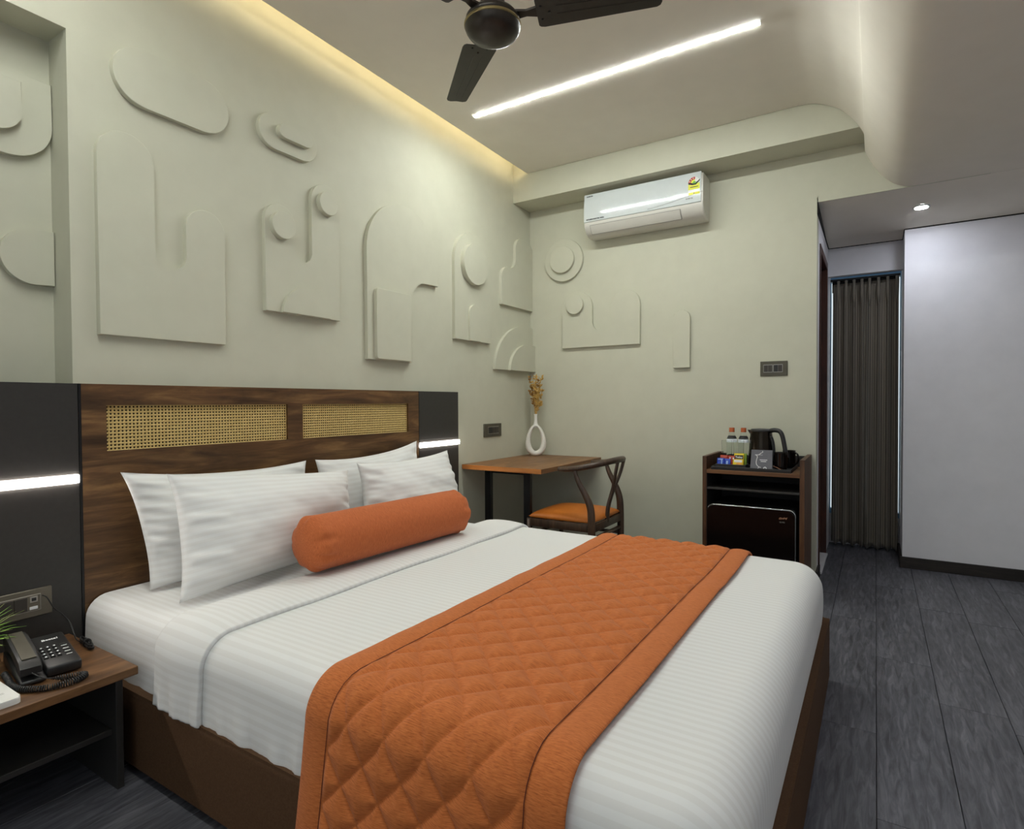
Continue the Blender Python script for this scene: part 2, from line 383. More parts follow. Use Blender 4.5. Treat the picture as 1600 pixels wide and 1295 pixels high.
# walls out of view that close the room, with an unseen window widened to add daylight fill
we = B(); box(we, X1, X1 + 0.1, Y0 - 0.1, Y1, -0.01, 3.4); struct('wall_east', we, M['white_paint'], 'plain side wall out of view')
wn = B()
box(wn, 0, 0.8, Y0 - 0.1, Y0, -0.01, 3.4); box(wn, 4.2, X1, Y0 - 0.1, Y0, -0.01, 3.4); box(wn, 0.8, 4.2, Y0 - 0.1, Y0, -0.01, 0.3); box(wn, 0.8, 4.2, Y0 - 0.1, Y0, 2.4, 3.4)
struct('wall_front', wn, M['paint'], 'plain wall behind the viewpoint with an unseen window widened for fill')
# door in the passage wall
d1 = thing('door_1', None, None, (2.17, 0.55, 0.0), kind='structure'); d1['label'] = 'dark brown door in the passage wall'
fr = B(); box(fr, 2.05, 2.178, 0.205, 0.25, 0, 2.28, 0.003, 1); box(fr, 2.05, 2.178, 0.85, 0.895, 0, 2.28, 0.003, 1); box(fr, 2.05, 2.178, 0.25, 0.85, 2.225, 2.28, 0.003, 1)
add('frame', fr, M['doorwood'], d1)
add('door_leaf', bx(2.085, 2.12, 0.25, 0.85, 0.015, 2.225, 0.002, 1), M['doorwood'], d1)
hb = B(); tube(hb, [(2.12, 0.34, 1.10), (2.155, 0.34, 1.10), (2.155, 0.345, 1.10), (2.155, 0.44, 1.10)], 0.008, 8); lathe(hb, [(0.022, 0), (0.022, 0.004)], (2.1, 0.34, 1.1), 12)
add('handle', hb, M['chrome'], d1, True)
struct('trim_3', bx(2.05, 2.19, 0.25, 0.85, 0.0, 0.014, 0.002, 1), M['marble'], 'white stone threshold under the brown door')
# skirtings
sk = B(); box(sk, 2.655, X1, 0.73, 0.745, 0, 0.08, 0.002, 1); box(sk, 2.655, 2.67, 0.745, 1.2, 0, 0.08, 0.002, 1); struct('baseboard_right', sk, M['skirt'], 'dark skirting under the white wall')
sk = B(); box(sk, 0.0, 2.182, -0.014, 0.0, 0, 0.08, 0.002, 1); box(sk, 2.17, 2.184, 0.0, 0.20, 0, 0.08, 0.002, 1); struct('baseboard_back', sk, M['skirt'], 'dark skirting under the end wall')
sk = B(); box(sk, 0.0, 0.014, -1.08, -0.014, 0, 0.08, 0.002, 1); struct('baseboard_left', sk, M['skirt'], 'dark skirting under the desk wall')
# dark shadow gaps round the passage ceiling
gp = B(); box(gp, 2.17, 2.176, 0.0, 0.75, 2.425, 2.53); box(gp, 2.17, 2.176, 0.75, 1.045, 2.425, 2.45); box(gp, 2.176, 2.665, 1.045, 1.05, 2.425, 2.45); box(gp, 2.665, 2.67, 0.745, 1.05, 2.425, 2.45); box(gp, 2.67, X1, 0.739, 0.745, 2.424, 2.45)
struct('trim_4', gp, M['gap'], 'thin dark shadow gap round the passage ceiling')

# ------------------------------------------------------------------ lights of the room
def strip_light(name, label, x0, x1, y, z, mat):
    t = thing(name, label, 'ceiling light', ((x0 + x1) / 2, y, z))
    pts = [(y - 0.011, z + 0.004), (y - 0.0108, z - 0.0022), (y - 0.009, z - 0.0032), (y + 0.009, z - 0.0032), (y + 0.0108, z - 0.0022), (y + 0.011, z + 0.004)]
    bm = B(); prism(bm, pts, 'X', x0, x1); add('diffuser', bm, mat, t)
    for e0 in (x0 - 0.004, x1 + 0.0005): add('end_cap', bx(e0, e0 + 0.0035, y - 0.013, y + 0.013, z - 0.005, z), M['white'], t)
    return t
strip_light('linear_light', 'long white glowing light line set in the ceiling beyond the fan', 0.322, 2.016, -1.242, ZC, M['strip'])
strip_light('linear_light', 'unseen twin light line added for fill on the viewpoint side of the fan', 0.322, 2.016, -3.62, ZC, M['strip_fill'])
ct = bx(0.15, 0.162, Y0 + 0.3, -0.285, 3.052, 3.06); add('cove_light', ct, M['cove'], label='warm light tape hidden in the cove above the headboard wall', cat='light strip')
def downlight(x, y, z, tilt, label):
    t = thing('downlight', label, 'ceiling light', (x, y, z), group='recessed downlights in the lower ceiling')
    bm = B(); lathe(bm, [(0.036, -0.006), (0.048, -0.007), (0.05, 0.004)], (x, y, z), 28, cap=False); add('ring', bm, M['white'], t, True)
    bm = B(); lathe(bm, [(0.036, -0.0075), (0.036, 0.004)], (x, y, z), 28); add('lens', bm, M['down'], t)
downlight(2.745, 0.36, 2.467, 0, 'small round glowing downlight over the passage mouth')
downlight(2.95, -2.35, 2.499, 0, 'round downlight of the lower ceiling beside the foot of the bed')
downlight(3.2, -4.6, 2.499, 0, 'unseen fill downlight added in the lower ceiling behind the viewpoint')  # unseen lamp added as fill from behind the viewpoint

# ------------------------------------------------------------------ raised wall reliefs
def arc(cx, cy, rx, ry, a0, a1, n=14):
    return [(cx + rx * math.cos(math.radians(a0 + (a1 - a0) * i / n)), cy + ry * math.sin(math.radians(a0 + (a1 - a0) * i / n))) for i in range(n + 1)]
def arch(a, b, z0, z1, n=18):
    r = (b - a) / 2; return [(a, z0), (b, z0)] + arc((a + b) / 2, z1 - r, r, r, 0, 180, n)
def capsule(a, b, z0, z1):
    r = (z1 - z0) / 2; return arc(b - r, z0 + r, r, r, -90, 90) + arc(a + r, z0 + r, r, r, 90, 270)
def disc(cx, cz, r): return arc(cx, cz, r, r, 0, 348.75, 31)
def ushape(a, s0, s1, b, z0, zl, zs, zr):
    rl = (s0 - a) / 2; rs = (s1 - s0) / 2; rr = (b - s1) / 2
    return [(a, z0), (b, z0)] + arc((s1 + b) / 2, zr - rr, rr, rr, 0, 180) + arc((s0 + s1) / 2, zs + rs, rs, rs, 0, -180) + arc((a + s0) / 2, zl - rl, rl, rl, 0, 180)
GR = 'raised reliefs on the sage walls'
def relief(label, plane, base_at, layers, parts=None):
    """layers: list of (name, polygon, bottom offset, top offset); the first is the body"""
    ax = 'X' if plane == 'L' else 'Y'; s = 1 if plane == 'L' else -1
    pts = layers[0][1]; cy = sum(p[0] for p in pts) / len(pts); zz = min(p[1] for p in pts)
    loc = (base_at, cy, zz) if plane == 'L' else (cy, base_at, zz)
    if len(layers) == 1:
        bm = B(); prism(bm, pts, ax, base_at, base_at + s * layers[0][3], 0.0025); add('wall_relief', bm, M['paint'], None, 'auto', label=label, cat='wall relief', group=GR); return
    t = thing('wall_relief', label, 'wall relief', loc, GR)
    for nm, pg, o0, o1 in layers:
        bm = B(); prism(bm, pg, ax, base_at + s * o0, base_at + s * o1, 0.0025); add(nm, bm, M['paint'], t, 'auto')
T = 0.025
relief('large plain oval relief high on the headboard wall', 'L', 0, [('panel', capsule(-3.195, -2.725, 2.385, 2.612), 0, T)])
relief('tall two humped relief with one deep slot, nearest the wall recess', 'L', 0, [('panel', ushape(-3.254, -3.05, -2.924, -2.753, 1.468, 2.26, 1.76, 2.045), 0, T)])
relief('small oval relief with a bar raised on its middle', 'L', 0, [('panel', capsule(-2.575, -2.238, 2.44, 2.61), 0, T), ('raised_bar', capsule(-2.485, -2.288, 2.50, 2.566), T, 2.2 * T)])
t_ = ushape(-2.55, -2.38, -2.277, -2.095, 1.652, 2.18, 1.922, 2.36)
relief('two humped relief with a disc on each hump and a low half round', 'L', 0, [('panel', t_, 0, T), ('disc', disc(-2.463, 2.073, 0.066), T, 2.2 * T), ('disc', disc(-2.186, 2.258, 0.062), T, 2.2 * T), ('half_round', [(-2.468, 1.652), (-2.176, 1.652)] + arc(-2.322, 1.652, 0.144, 0.14, 2, 178, 20), T, 1.8 * T)])
e_ = [(-1.895, 1.459), (-1.52, 1.459), (-1.52, 1.82)] + arc(-1.39, 1.82, 0.13, 0.155, 180, 95, 10) + [(-1.33, 1.977), (-1.258, 1.977)] + arc(-1.577, 2.10, 0.319, 0.322, 0, 180, 30)
relief('broad round topped relief with a hooked side and a tall block', 'L', 0, [('panel', e_, 0, T), ('raised_block', arc(-1.825, 1.855, 0.02, 0.02, 90, 180, 4) + arc(-1.825, 1.483, 0.02, 0.02, 180, 270, 4) + [(-1.553, 1.463), (-1.553, 1.875)], T, 2 * T)])
relief('single arched relief with a big disc over a small arch', 'L', 0, [('panel', arch(-1.076, -0.632, 1.651, 2.43), 0, T), ('disc', arc(-0.864, 2.20, 0.147, 0.147, 0, 348.75, 31), T, 2.4 * T), ('small_arch', arch(-0.925, -0.79, 1.651, 1.912), T, 1.7 * T)])
g_ = [(-0.483, 1.976), (-0.001, 1.976), (-0.001, 2.50)] + arc(-0.10, 2.45, 0.099, 0.10, 30, 90, 5) + arc(-0.17, 2.45, 0.10, 0.10, 100, 180, 8) + arc(-0.345, 2.38, 0.075, 0.10, 0, -90, 8) + arc(-0.383, 2.18, 0.10, 0.10, 92, 180, 8)
relief('stepped relief with a rounded shoulder tucked in the room corner', 'L', 0, [('panel', g_, 0, T)])
h_ = [(-0.575, 1.462), (-0.001, 1.462), (-0.001, 1.83)] + arc(-0.10, 1.462, 0.475, 0.375, 80, 179, 18)
hi_ = [(-0.393, 1.462), (-0.001, 1.462), (-0.001, 1.68)] + arc(-0.10, 1.462, 0.293, 0.222, 78, 179, 16)
relief('quarter round relief with an inner arch low in the room corner', 'L', 0, [('panel', h_, 0, T), ('inner_arch', hi_, T, 2 * T)])
i_ = arc(-3.47, 2.235, 0.132, 0.135, -90, 0, 12) + [(-3.338, 2.40)] + arc(-3.70, 2.33, 0.25, 0.09, 50, 90, 4) + [(-3.9, 2.42), (-3.9, 2.10)]
ii_ = arc(-3.52, 2.25, 0.084, 0.08, -90, 0, 10) + [(-3.436, 2.36), (-3.85, 2.37), (-3.85, 2.17)]
relief('large stacked relief at the top of the wall recess', 'L', ND, [('panel', i_, 0, T), ('raised_block', ii_, T, 2 * T)])
j_ = [(-3.338, 1.648), (-3.338, 1.852)] + arc(-3.40, 1.747, 0.10, 0.101, 90, 270, 20)
relief('round ended tab relief at the middle of the wall recess', 'L', ND, [('panel', j_, 0, T)])
relief('double disc relief under the air conditioner', 'B', 0, [('panel', disc(0.331, 2.366, 0.172), 0, T), ('disc', disc(0.326, 2.368, 0.108), T, 2 * T)])
relief('low two humped relief with one disc on the end wall', 'B', 0, [('panel', ushape(0.318, 0.585, 0.747, 0.978, 1.646, 2.10, 1.762, 2.072), 0, T), ('disc', disc(0.439, 1.99, 0.075), T, 2 * T)])
relief('slim single arch relief on the end wall', 'B', 0, [('panel', arch(1.233, 1.355, 1.453, 1.877), 0, T)])
# ------------------------------------------------------------------ headboard
HX = 0.06
hbt = thing('headboard', 'walnut headboard with two long woven cane insets', 'headboard', (0.03, -2.41, 0.0))
CW = [(-3.252, -2.462), (-2.375, -1.598)]; CZ0, CZ1 = 1.028, 1.20
bm = B()
box(bm, 0.002, HX, -3.333, -1.502, 0.0, CZ0); box(bm, 0.002, HX, -3.333, -1.502, CZ1, 1.279)
box(bm, 0.002, HX, -3.333, CW[0][0], CZ0, CZ1); box(bm, 0.002, HX, CW[0][1], CW[1][0], CZ0, CZ1); box(bm, 0.002, HX, CW[1][1], -1.502, CZ0, CZ1)
bmesh.ops.remove_doubles(bm, verts=bm.verts, dist=1e-5)
inner = {}
for f in bm.faces: inner.setdefault(tuple(round(c, 5) for c in f.calc_center_median()), []).append(f)
bmesh.ops.delete(bm, geom=[f for l in inner.values() if len(l) > 1 for f in l], context='FACES')
add('wood_board', bm, M['walnut'], hbt)
for a, b in CW:
    add('backing_board', bx(0.004, 0.03, a, b, CZ0, CZ1), M['canedark'], hbt)
    bm = B(); p = 0.0133; nc = round((b - a) / p); nr = 13; px_, pz_ = (b - a) / nc, (CZ1 - CZ0) / nr; grid = {}
    def gv(i, j):   # half-step lattice, shared vertices
        if (i, j) not in grid: grid[(i, j)] = bm.verts.new((0.047, a + i * px_ / 2, CZ0 + j * pz_ / 2))
        return grid[(i, j)]
    for i in range(nc):
        for j in range(nr):
            o8 = [gv(2 * i + dx, 2 * j + dy) for dx, dy in ((0, 0), (1, 0), (2, 0), (2, 1), (2, 2), (1, 2), (0, 2), (0, 1))]
            cy_, cz_ = a + (i + .5) * px_, CZ0 + (j + .5) * pz_
            h8 = [bm.verts.new((0.045, cy_ + px_ * .27 * math.cos(q), cz_ + pz_ * .27 * math.sin(q))) for q in [math.radians(225 + 45 * k_) for k_ in range(8)]]
            for k_ in range(8): bm.faces.new((o8[k_], o8[(k_ + 1) % 8], h8[(k_ + 1) % 8], h8[k_]))
    add('cane_panel', bm, M['cane'], hbt)
def side_panel(label, y0, y1, ledy0, ledy1):
    t = thing('wall_panel', label, 'wall panel', (0.03, (y0 + y1) / 2, 0.0), 'dark panels flanking the headboard')
    bm = B(); box(bm, 0.002, 0.058, y0, y1, 0.0, 0.919, 0.001, 1); add('lower_board', bm, M['black_lam'], t)
    bm = B(); box(bm, 0.002, 0.058, y0, y1, 0.951, 1.279, 0.001, 1); add('upper_board', bm, M['black_lam'], t)
    bm = bx(0.002, 0.05, y0 + 0.001, y1 - 0.001, 0.919, 0.951); add('light_channel', bm, M['black_lam'], t)
    bm = bx(0.0505, 0.0670, ledy0, ledy1, 0.9205, 0.9495, 0.003, 2); add('light_bar', bm, M['headled'], t)
side_panel('charcoal wall panel with a glowing bar above the nightstand', -4.75, -3.342, -4.75, -3.345)
side_panel('charcoal wall panel with a glowing bar beside the desk', -1.496, -1.09, -1.494, -1.086)
bm = B(); box(bm, 0.002, 0.0605, -3.3415, -3.3335, 0.0, 1.279); add('edge_trim', bm, M['frame'], hbt)
bm = B(); box(bm, 0.002, 0.0605, -1.5015, -1.4965, 0.0, 1.279); add('edge_trim', bm, M['frame'], hbt)

# ------------------------------------------------------------------ bed
BX1, BY0, BY1, BZ = 2.300, -3.335, -1.485, 0.50
RR, rr = 0.10, 0.075
def drape(A, Bb, off=0.0, x1=BX1, y0=BY0, y1=BY1, zt=BZ):
    da = np.maximum(0, A - (x1 - RR)); db = np.where(Bb < y0 + RR, Bb - (y0 + RR), np.where(Bb > y1 - RR, Bb - (y1 - RR), 0.0))
    d = np.hypot(da, db); ds = np.maximum(d, 1e-9); nx_, ny_ = da / ds, db / ds
    s = np.maximum(0, d - (RR - rr)); th = np.minimum(s / rr, PI / 2); ex = np.maximum(0, s - rr * PI / 2)
    out = np.minimum(d, RR - rr) + rr * np.sin(th); dz = -rr * (1 - np.cos(th)) - ex
    st, ctt = np.sin(th), np.cos(th)
    px = np.minimum(A, x1 - RR) + nx_ * (out + off * st); py = np.clip(Bb, y0 + RR, y1 - RR) + ny_ * (out + off * st); pz = zt + dz + off * ctt
    return np.stack([px, py, pz], -1), ex
ARC = (RR - rr) + rr * PI / 2
def ab(a0, a1, na, L, nb, Lf=None):
    a = np.linspace(a0, a1, na); b = np.linspace(BY0 + RR - ARC - L, BY1 - RR + ARC + (L if Lf is None else Lf), nb)
    return np.meshgrid(a, b, indexing='ij')
bed = thing('bed', 'wide double bed on a brown upholstered base', 'bed', (1.2, -2.41, 0.0))
# upholstered base: rounded box
pts = []
def rrect(x0, x1, y0, y1, r, n=6):
    return arc(x1 - r, y0 + r, r, r, -90, 0, n) + arc(x1 - r, y1 - r, r, r, 0, 90, n) + arc(x0 + r, y1 - r, r, r, 90, 180, n) + arc(x0 + r, y0 + r, r, r, 180, 270, n)
bm = B(); prism(bm, rrect(0.066, 2.340, -3.366, -1.452, 0.035), 'Z', 0.03, 0.275, 0.028, 4); add('bed_base', bm, M['base_fab'], bed, 'auto')
bm = B(); box(bm, 0.12, 2.25, -3.30, -1.52, 0.0, 0.03); add('plinth', bm, M['blackmatt'], bed)
# mattress in its fitted sheet
Lm = 0.18
A, Q = ab(0.068, BX1 - RR + ARC + 0.16, 120, Lm, 130)
P, ex = drape(A, Q)
side = np.clip(ex / 0.15, 0, 1)
w = vnoise(A * 13, Q * 2.5, 3.0) * 0.011 * side + vnoise(A * 30, P[..., 2] * 9, 9.0) * 0.004 * side + vnoise(A * 5, Q * 5, 1.0) * 0.0015
P[..., 1] += np.where(Q < -2.4, -1, 1) * (0.008 - w) * side; P[..., 2] += np.where(side > 0, 0, w)
P[..., 2] = np.maximum(P[..., 2], 0.262)
me = gridmesh('mattress', P, np.stack([A, Q], -1)); link('mattress', me, M['sheet'], bed, True, label='white satin striped mattress sheet')
# duvet, tucked in at the foot
A, Q = ab(0.60, BX1 - RR + ARC + 0.165, 190, 0.165, 190)
P, ex = drape(A, Q, 0.016)
side = np.clip(ex / 0.13, 0, 1)
foot = np.clip((A - 2.15) / 0.15, 0, 1)
w = (vnoise(A * 16 + Q * 2, Q * 1.5, 5.0) * 0.010 + vnoise(A * 42, Q * 6, 2.0) * 0.004) * side * (1 - 0.55 * foot) + vnoise(A * 3.2, Q * 3.2, 4.0) * 0.004
n2 = np.where(Q < BY0 + RR, -1.0, np.where(Q > BY1 - RR, 1.0, 0.0))
P[..., 1] += n2 * (1.15 * w + 0.006) * side; P[..., 2] += (1 - side) * w * 0.6
P[..., 2] = np.where(side > 0.98, np.maximum(P[..., 2], 0.268), P[..., 2])
P[..., 0] += 0.006 * np.sin(np.clip((P[..., 2] - 0.27) / 0.2, 0, 1) * PI) * foot
me = gridmesh('duvet', P, np.stack([A, Q], -1))
duv = link('duvet', me, M['sheet'], None, True, label='white satin striped duvet spread flat over the bed', cat='duvet'); solid(duv, 0.009)
A, Q = ab(0.606, 0.862, 40, 0.16, 190)
hem = 0.862 + 0.012 * np.array([nz(q * 3, 7) for q in Q[0]])
A2 = 0.606 + (A - 0.606) * ((hem - 0.606) / 0.256)[None, :]
t_ = (A - 0.606) / 0.256
P, ex = drape(A2, Q, 0.0)
bul = 0.028 + 0.012 * np.sin(PI * np.clip(t_, 0, 1)) ** 0.7
P, ex = drape(A2, Q, bul)
side = np.clip(ex / 0.13, 0, 1)
w = (vnoise(A2 * 18, Q * 2, 8.0) * 0.009 + vnoise(A2 * 45, Q * 6, 12.0) * 0.004) * side + vnoise(A2 * 4, Q * 4, 14.0) * 0.004
P[..., 1] += np.where(Q < BY0 + RR, -1.0, np.where(Q > BY1 - RR, 1.0, 0.0)) * (1.4 * w + 0.004) * side; P[..., 2] += (1 - side) * w
P[..., 2] = np.where(side > 0.98, np.maximum(P[..., 2], 0.272), P[..., 2])
me = gridmesh('turned_back_edge', P, np.stack([A2, Q], -1)); fo_ = link('turned_back_edge', me, M['sheet'], duv, True); solid(fo_, 0.018)
# quilted runner
r0_, r1_ = 1.325, 2.035; BD = 0.085; Ln = 0.33
A, Q = ab(r0_, r1_, 172, Ln, 520, 0.25)
dl, dw = 0.122, 0.118
u = (A - r0_ - BD) / dw + Q / dl; v_ = (A - r0_ - BD) / dw - Q / dl
f = np.minimum(np.abs(np.sin(PI * u / 1)), np.abs(np.sin(PI * v_ / 1)))
inner_ = (A > r0_ + BD) & (A < r1_ - BD)
edge = np.minimum(np.abs(A - r0_ - BD), np.abs(A - r1_ + BD))
puff = 0.0165 * f ** 0.55 * np.clip(edge / 0.02, 0, 1) ** 0.6
tb = np.minimum(np.abs(A - r0_), np.abs(r1_ - A)) / BD
bord = 0.010 * np.clip(np.sin(PI * np.clip(tb, 0, 1)), 0, 1) ** 0.55
h = np.where(inner_, puff, bord) + 0.004 + vnoise(A * 9, Q * 9, 21.0) * 0.0025
P, ex = drape(A, Q, 0.026 + h)
nearside = Q < BY0 + RR
sgn = np.where(nearside, -1.0, np.where(Q > BY1 - RR, 1.0, 0.0))
P[..., 1] += sgn * np.clip(ex / 0.25, 0, 1) * (0.034 + 0.012 * vnoise(A * 5, Q * 1.2, 30.0))
wob = 0.006 * np.array([nz(q * 2.3, 40) for q in Q[0]])[None, :]; P[..., 0] += wob - np.where(nearside, np.clip(ex, 0, .5) * 0.02, 0)
me = gridmesh('bed_runner', P, np.stack([A, Q], -1))
run = link('bed_runner', me, M['orange'], None, True, label='rust orange diamond quilted runner laid across the bed', cat='bed runner'); solid(run, 0.012)
# stitched line inside each border, a raised thread
for aa, nm in ((r0_ + BD, 'seam'), (r1_ - BD, 'seam')):
    Qs = Q[0]; As = np.full_like(Qs, aa); Pn, ex1 = drape(As, Qs, 0.0350)
    s1 = np.where(Qs < BY0 + RR, -1.0, np.where(Qs > BY1 - RR, 1.0, 0.0))
    Pn[:, 1] += s1 * np.clip(ex1 / 0.25, 0, 1) * 0.034; Pn[:, 0] += wob[0] - np.where(Qs < BY0 + RR, np.clip(ex1, 0, .5) * 0.02, 0)
    bm = B(); tube(bm, [Vector(q) for q in Pn[::4]], 0.0012, 4, cap=False); add(nm, bm, M['piping'], run)

# ------------------------------------------------------------------ pillows and bolster
def pillow(label, bl, br, tl, tr, thick, seed, sag=0.10, soft=0.0, dent=None):
    nu, nv = 84, 60
    U_, V_ = np.meshgrid(np.linspace(-1, 1, nu), np.linspace(-1, 1, nv), indexing='ij')
    bl, br, tl, tr = (np.array(p_) for p_ in (bl, br, tl, tr))
    n = np.cross(br - bl, tl - bl); n /= np.linalg.norm(n); n = n if n[0] > 0 else -n
    uu = U_ * (1 - 0.062 * (1 - np.abs(V_) ** 2.6) * np.abs(U_) ** 3)
    vv = V_ * (1 - np.where(V_ > 0, sag, 0.02) * (1 - np.abs(U_) ** 2.2) * np.abs(V_) ** 2)
    s, t = (uu + 1) / 2, (vv + 1) / 2
    base_ = ((1 - s)[..., None] * (1 - t)[..., None] * bl + s[..., None] * (1 - t)[..., None] * br + (1 - s)[..., None] * t[..., None] * tl + s[..., None] * t[..., None] * tr)
    prof_ = ((1 - U_ ** 2) * (1 - V_ ** 2)) ** 0.56 * (1.0 - 0.15 * V_) * (1 - soft / (1 + np.exp(-(U_ - 0.15) * 7)) / (1 + np.exp((V_ + 0.1) * 6)))
    edge = np.maximum(np.abs(U_), np.abs(V_)); rim = np.clip((1 - edge) / 0.06, 0, 1)
    ang = np.arctan2(V_, U_)
    wr = (vnoise(U_ * 2.0 + seed, V_ * 2.2, seed) * 0.014 + vnoise(U_ * 5 + V_ * 3, V_ * 4 - U_ * 2 + seed, seed + 3) * 0.0035) * np.clip(prof_ * 2.4, 0, 1)
    wr += vnoise(V_ * 6.5 + seed + U_ * 2, np.abs(U_) * 1.2, seed + 9) * 0.020 * np.clip((np.abs(U_) - 0.62) / 0.3, 0, 1) * np.clip((1 - np.abs(U_)) / 0.08, 0, 1)
    wr -= 0.006 * np.exp(-((U_ - 0.90) / 0.018) ** 2) * (1 - V_ ** 4)
    if dent is not None: wr -= dent[2] * np.exp(-((U_ - dent[0]) / 0.10) ** 2 - ((V_ - dent[1]) / 0.35) ** 2)
    ff = base_ + n * (thick * prof_ + wr + 0.003 * rim)[..., None]
    fb_ = base_ - n * (thick * 0.5 * prof_ + 0.003 * rim)[..., None]
    Wd, Ht = np.linalg.norm(br - bl), np.linalg.norm(tl - bl); uv = np.stack([U_ * Wd / 2, V_ * Ht / 2], -1)
    m1 = gridmesh('a', ff, uv); m2 = gridmesh('b', fb_, uv, True)
    bm = B(); bm.from_mesh(m1); bm.from_mesh(m2); bpy.data.meshes.remove(m1); bpy.data.meshes.remove(m2)
    bmesh.ops.remove_doubles(bm, verts=bm.verts, dist=0.0008); bm.normal_update()
    # orientation check against the front normal
    me = bpy.data.meshes.new('pillow'); bmesh.ops.recalc_face_normals(bm, faces=bm.faces); bm.to_mesh(me); bm.free()
    return link('pillow', me, M['pillow'], None, True, label=label, cat='pillow', group='white striped pillows against the headboard')
pillow('white pillow leaning on the headboard behind the nightstand side front pillow', (0.215, -3.185, 0.510), (0.215, -2.43, 0.512), (0.165, -3.255, 0.955), (0.145, -2.425, 0.925), 0.080, 2.0, 0.13)
pillow('white pillow leaning on the headboard nearest the desk, tall corner by the light bar', (0.205, -2.385, 0.512), (0.205, -1.62, 0.512), (0.15, -2.375, 0.925), (0.15, -1.625, 0.975), 0.070, 5.0, 0.15)
pillow('front white pillow beside the orange bolster end on the nightstand side', (0.475, -3.215, 0.516), (0.40, -2.36, 0.530), (0.325, -3.175, 0.950), (0.335, -2.33, 0.880), 0.135, 11.0, 0.07, 0.50)
pillow('front white pillow partly behind the bolster on the desk side', (0.375, -2.27, 0.516), (0.40, -1.475, 0.512), (0.290, -2.235, 0.905), (0.285, -1.50, 0.915), 0.105, 17.0, 0.12, 0.2)
# bolster
a_, b_ = Vector((0.642, -2.845, 0.6565)), Vector((0.677, -1.895, 0.650)); axd = (b_ - a_).normalized(); Lb = (b_ - a_).length; Rb = 0.108
e1 = Vector((0, 0, 1)); e1 = (e1 - axd * e1.dot(axd)).normalized(); e2 = axd.cross(e1)
ns, nth = 110, 96
S_ = np.linspace(0, 1, ns); Th = np.linspace(0, 2 * PI, nth)
Pb = np.zeros((ns, nth, 3)); UVb = np.zeros((ns, nth, 2))
for i, s in enumerate(S_):
    ss = -0.10 + 1.20 * s                              # overshoot: the end faces
    dd = min(s, 1 - s) * 1.2 * Lb
    endd = 0.17                                        # length of fabric taken by each end
    q = min(1.0, dd / endd)
    if dd < 0.14: tt = dd / 0.14; r = Rb * math.sin(tt * PI / 2) ** 0.80; lo = 0.062 * (1 - math.cos(tt * PI / 2))
    else: tt = 1.0; r = Rb; lo = 0.062 + (dd - 0.14) * (Lb / 2 - 0.062) / (0.6 * Lb - 0.14)
    along = lo if s < 0.5 else Lb - lo; sd = 0 if s < 0.5 else 4
    for j, t in enumerate(Th):
        pl_ = math.exp(-((dd - 0.110) / 0.050) ** 2) * (0.45 + 0.9 * max(0, nz(math.cos(t) * 1.3 + sd, math.sin(t) * 1.3, 5)) * 2)
        rn = r * (1 + 0.085 * pl_ * math.sin(9 * t + 3 * nz(math.cos(t) * 2, math.sin(t) * 2, sd + 2)) + 0.012 * nz(math.cos(t) * 2, math.sin(t) * 2, ss * 9))
        p_ = a_ + axd * along + (e1 * math.cos(t) + e2 * math.sin(t)) * rn
        Pb[i, j] = p_; UVb[i, j] = (s * 1.2 * Lb, t * Rb)
me = gridmesh('bolster', Pb, UVb)
bm = B(); bm.from_mesh(me); bmesh.ops.remove_doubles(bm, verts=bm.verts, dist=1e-5); bmesh.ops.recalc_face_normals(bm, faces=bm.faces); bm.to_mesh(me); bm.free()
link('bolster', me, M['orange2'], None, True, label='round rust orange bolster lying before the white pillows', cat='bolster')

# ------------------------------------------------------------------ nightstand and what stands on it
NT = 0.385
ns_ = thing('nightstand', 'low nightstand with a wooden top and black open shelf', 'nightstand', (0.30, -3.9, 0.0))
add('top', bx(0.061, 0.552, -4.42, -3.384, NT - 0.026, NT, 0.002, 2), M['nightwood'], ns_)
add('side_panel', bx(0.061, 0.505, -3.428, -3.408, 0.0, NT - 0.0262, 0.001, 1), M['black_lam'], ns_)
add('side_panel', bx(0.061, 0.505, -4.40, -4.38, 0.0, NT - 0.0262, 0.001, 1), M['black_lam'], ns_)
add('shelf', bx(0.061, 0.475, -4.379, -3.4285, 0.165, 0.183, 0.001, 1), M['black_lam'], ns_)
bm = B(); lathe(bm, [(0.006, -0.02), (0.006, 0.0)], (0.47, -3.445, NT - 0.0265), 10); add('bolt', bm, M['metal'], ns_)
# telephone
ph = thing('telephone', 'black corded desk telephone on the nightstand', 'telephone', (0.29, -3.56, NT))
ang = math.radians(-8); PU = Vector((math.cos(ang), math.sin(ang), 0)); PV = Vector((-PU.y, PU.x, 0)); PO = Vector((0.176, -3.6147, NT))
def PT(u, v, w): return PO + PU * u + PV * v + Vector((0, 0, w))       # u to the front, v towards the bed, w up
def phm(bm, name, mat, par, smooth=False, **k):
    m4 = Matrix((PU, PV, Vector((0, 0, 1)))).transposed().to_4x4(); m4.translation = PO
    bm.transform(m4); return add(name, bm, mat, par, smooth, **k)
def wedge(bm, u0, u1, v0, v1, z0, za, zb, bev):
    vs = [bm.verts.new(p) for p in ((u0, v0, z0), (u1, v0, z0), (u1, v1, z0), (u0, v1, z0), (u0, v0, za), (u1, v0, zb), (u1, v1, zb), (u0, v1, za))]
    fs = [bm.faces.new([vs[i] for i in q]) for q in ((0, 3, 2, 1), (4, 5, 6, 7), (0, 1, 5, 4), (1, 2, 6, 5), (2, 3, 7, 6), (3, 0, 4, 7))]
    bmesh.ops.bevel(bm, geom=list({e for f in fs for e in f.edges}), offset=bev, segments=3, profile=0.5, affect='EDGES')
zA, zB = 0.062, 0.034
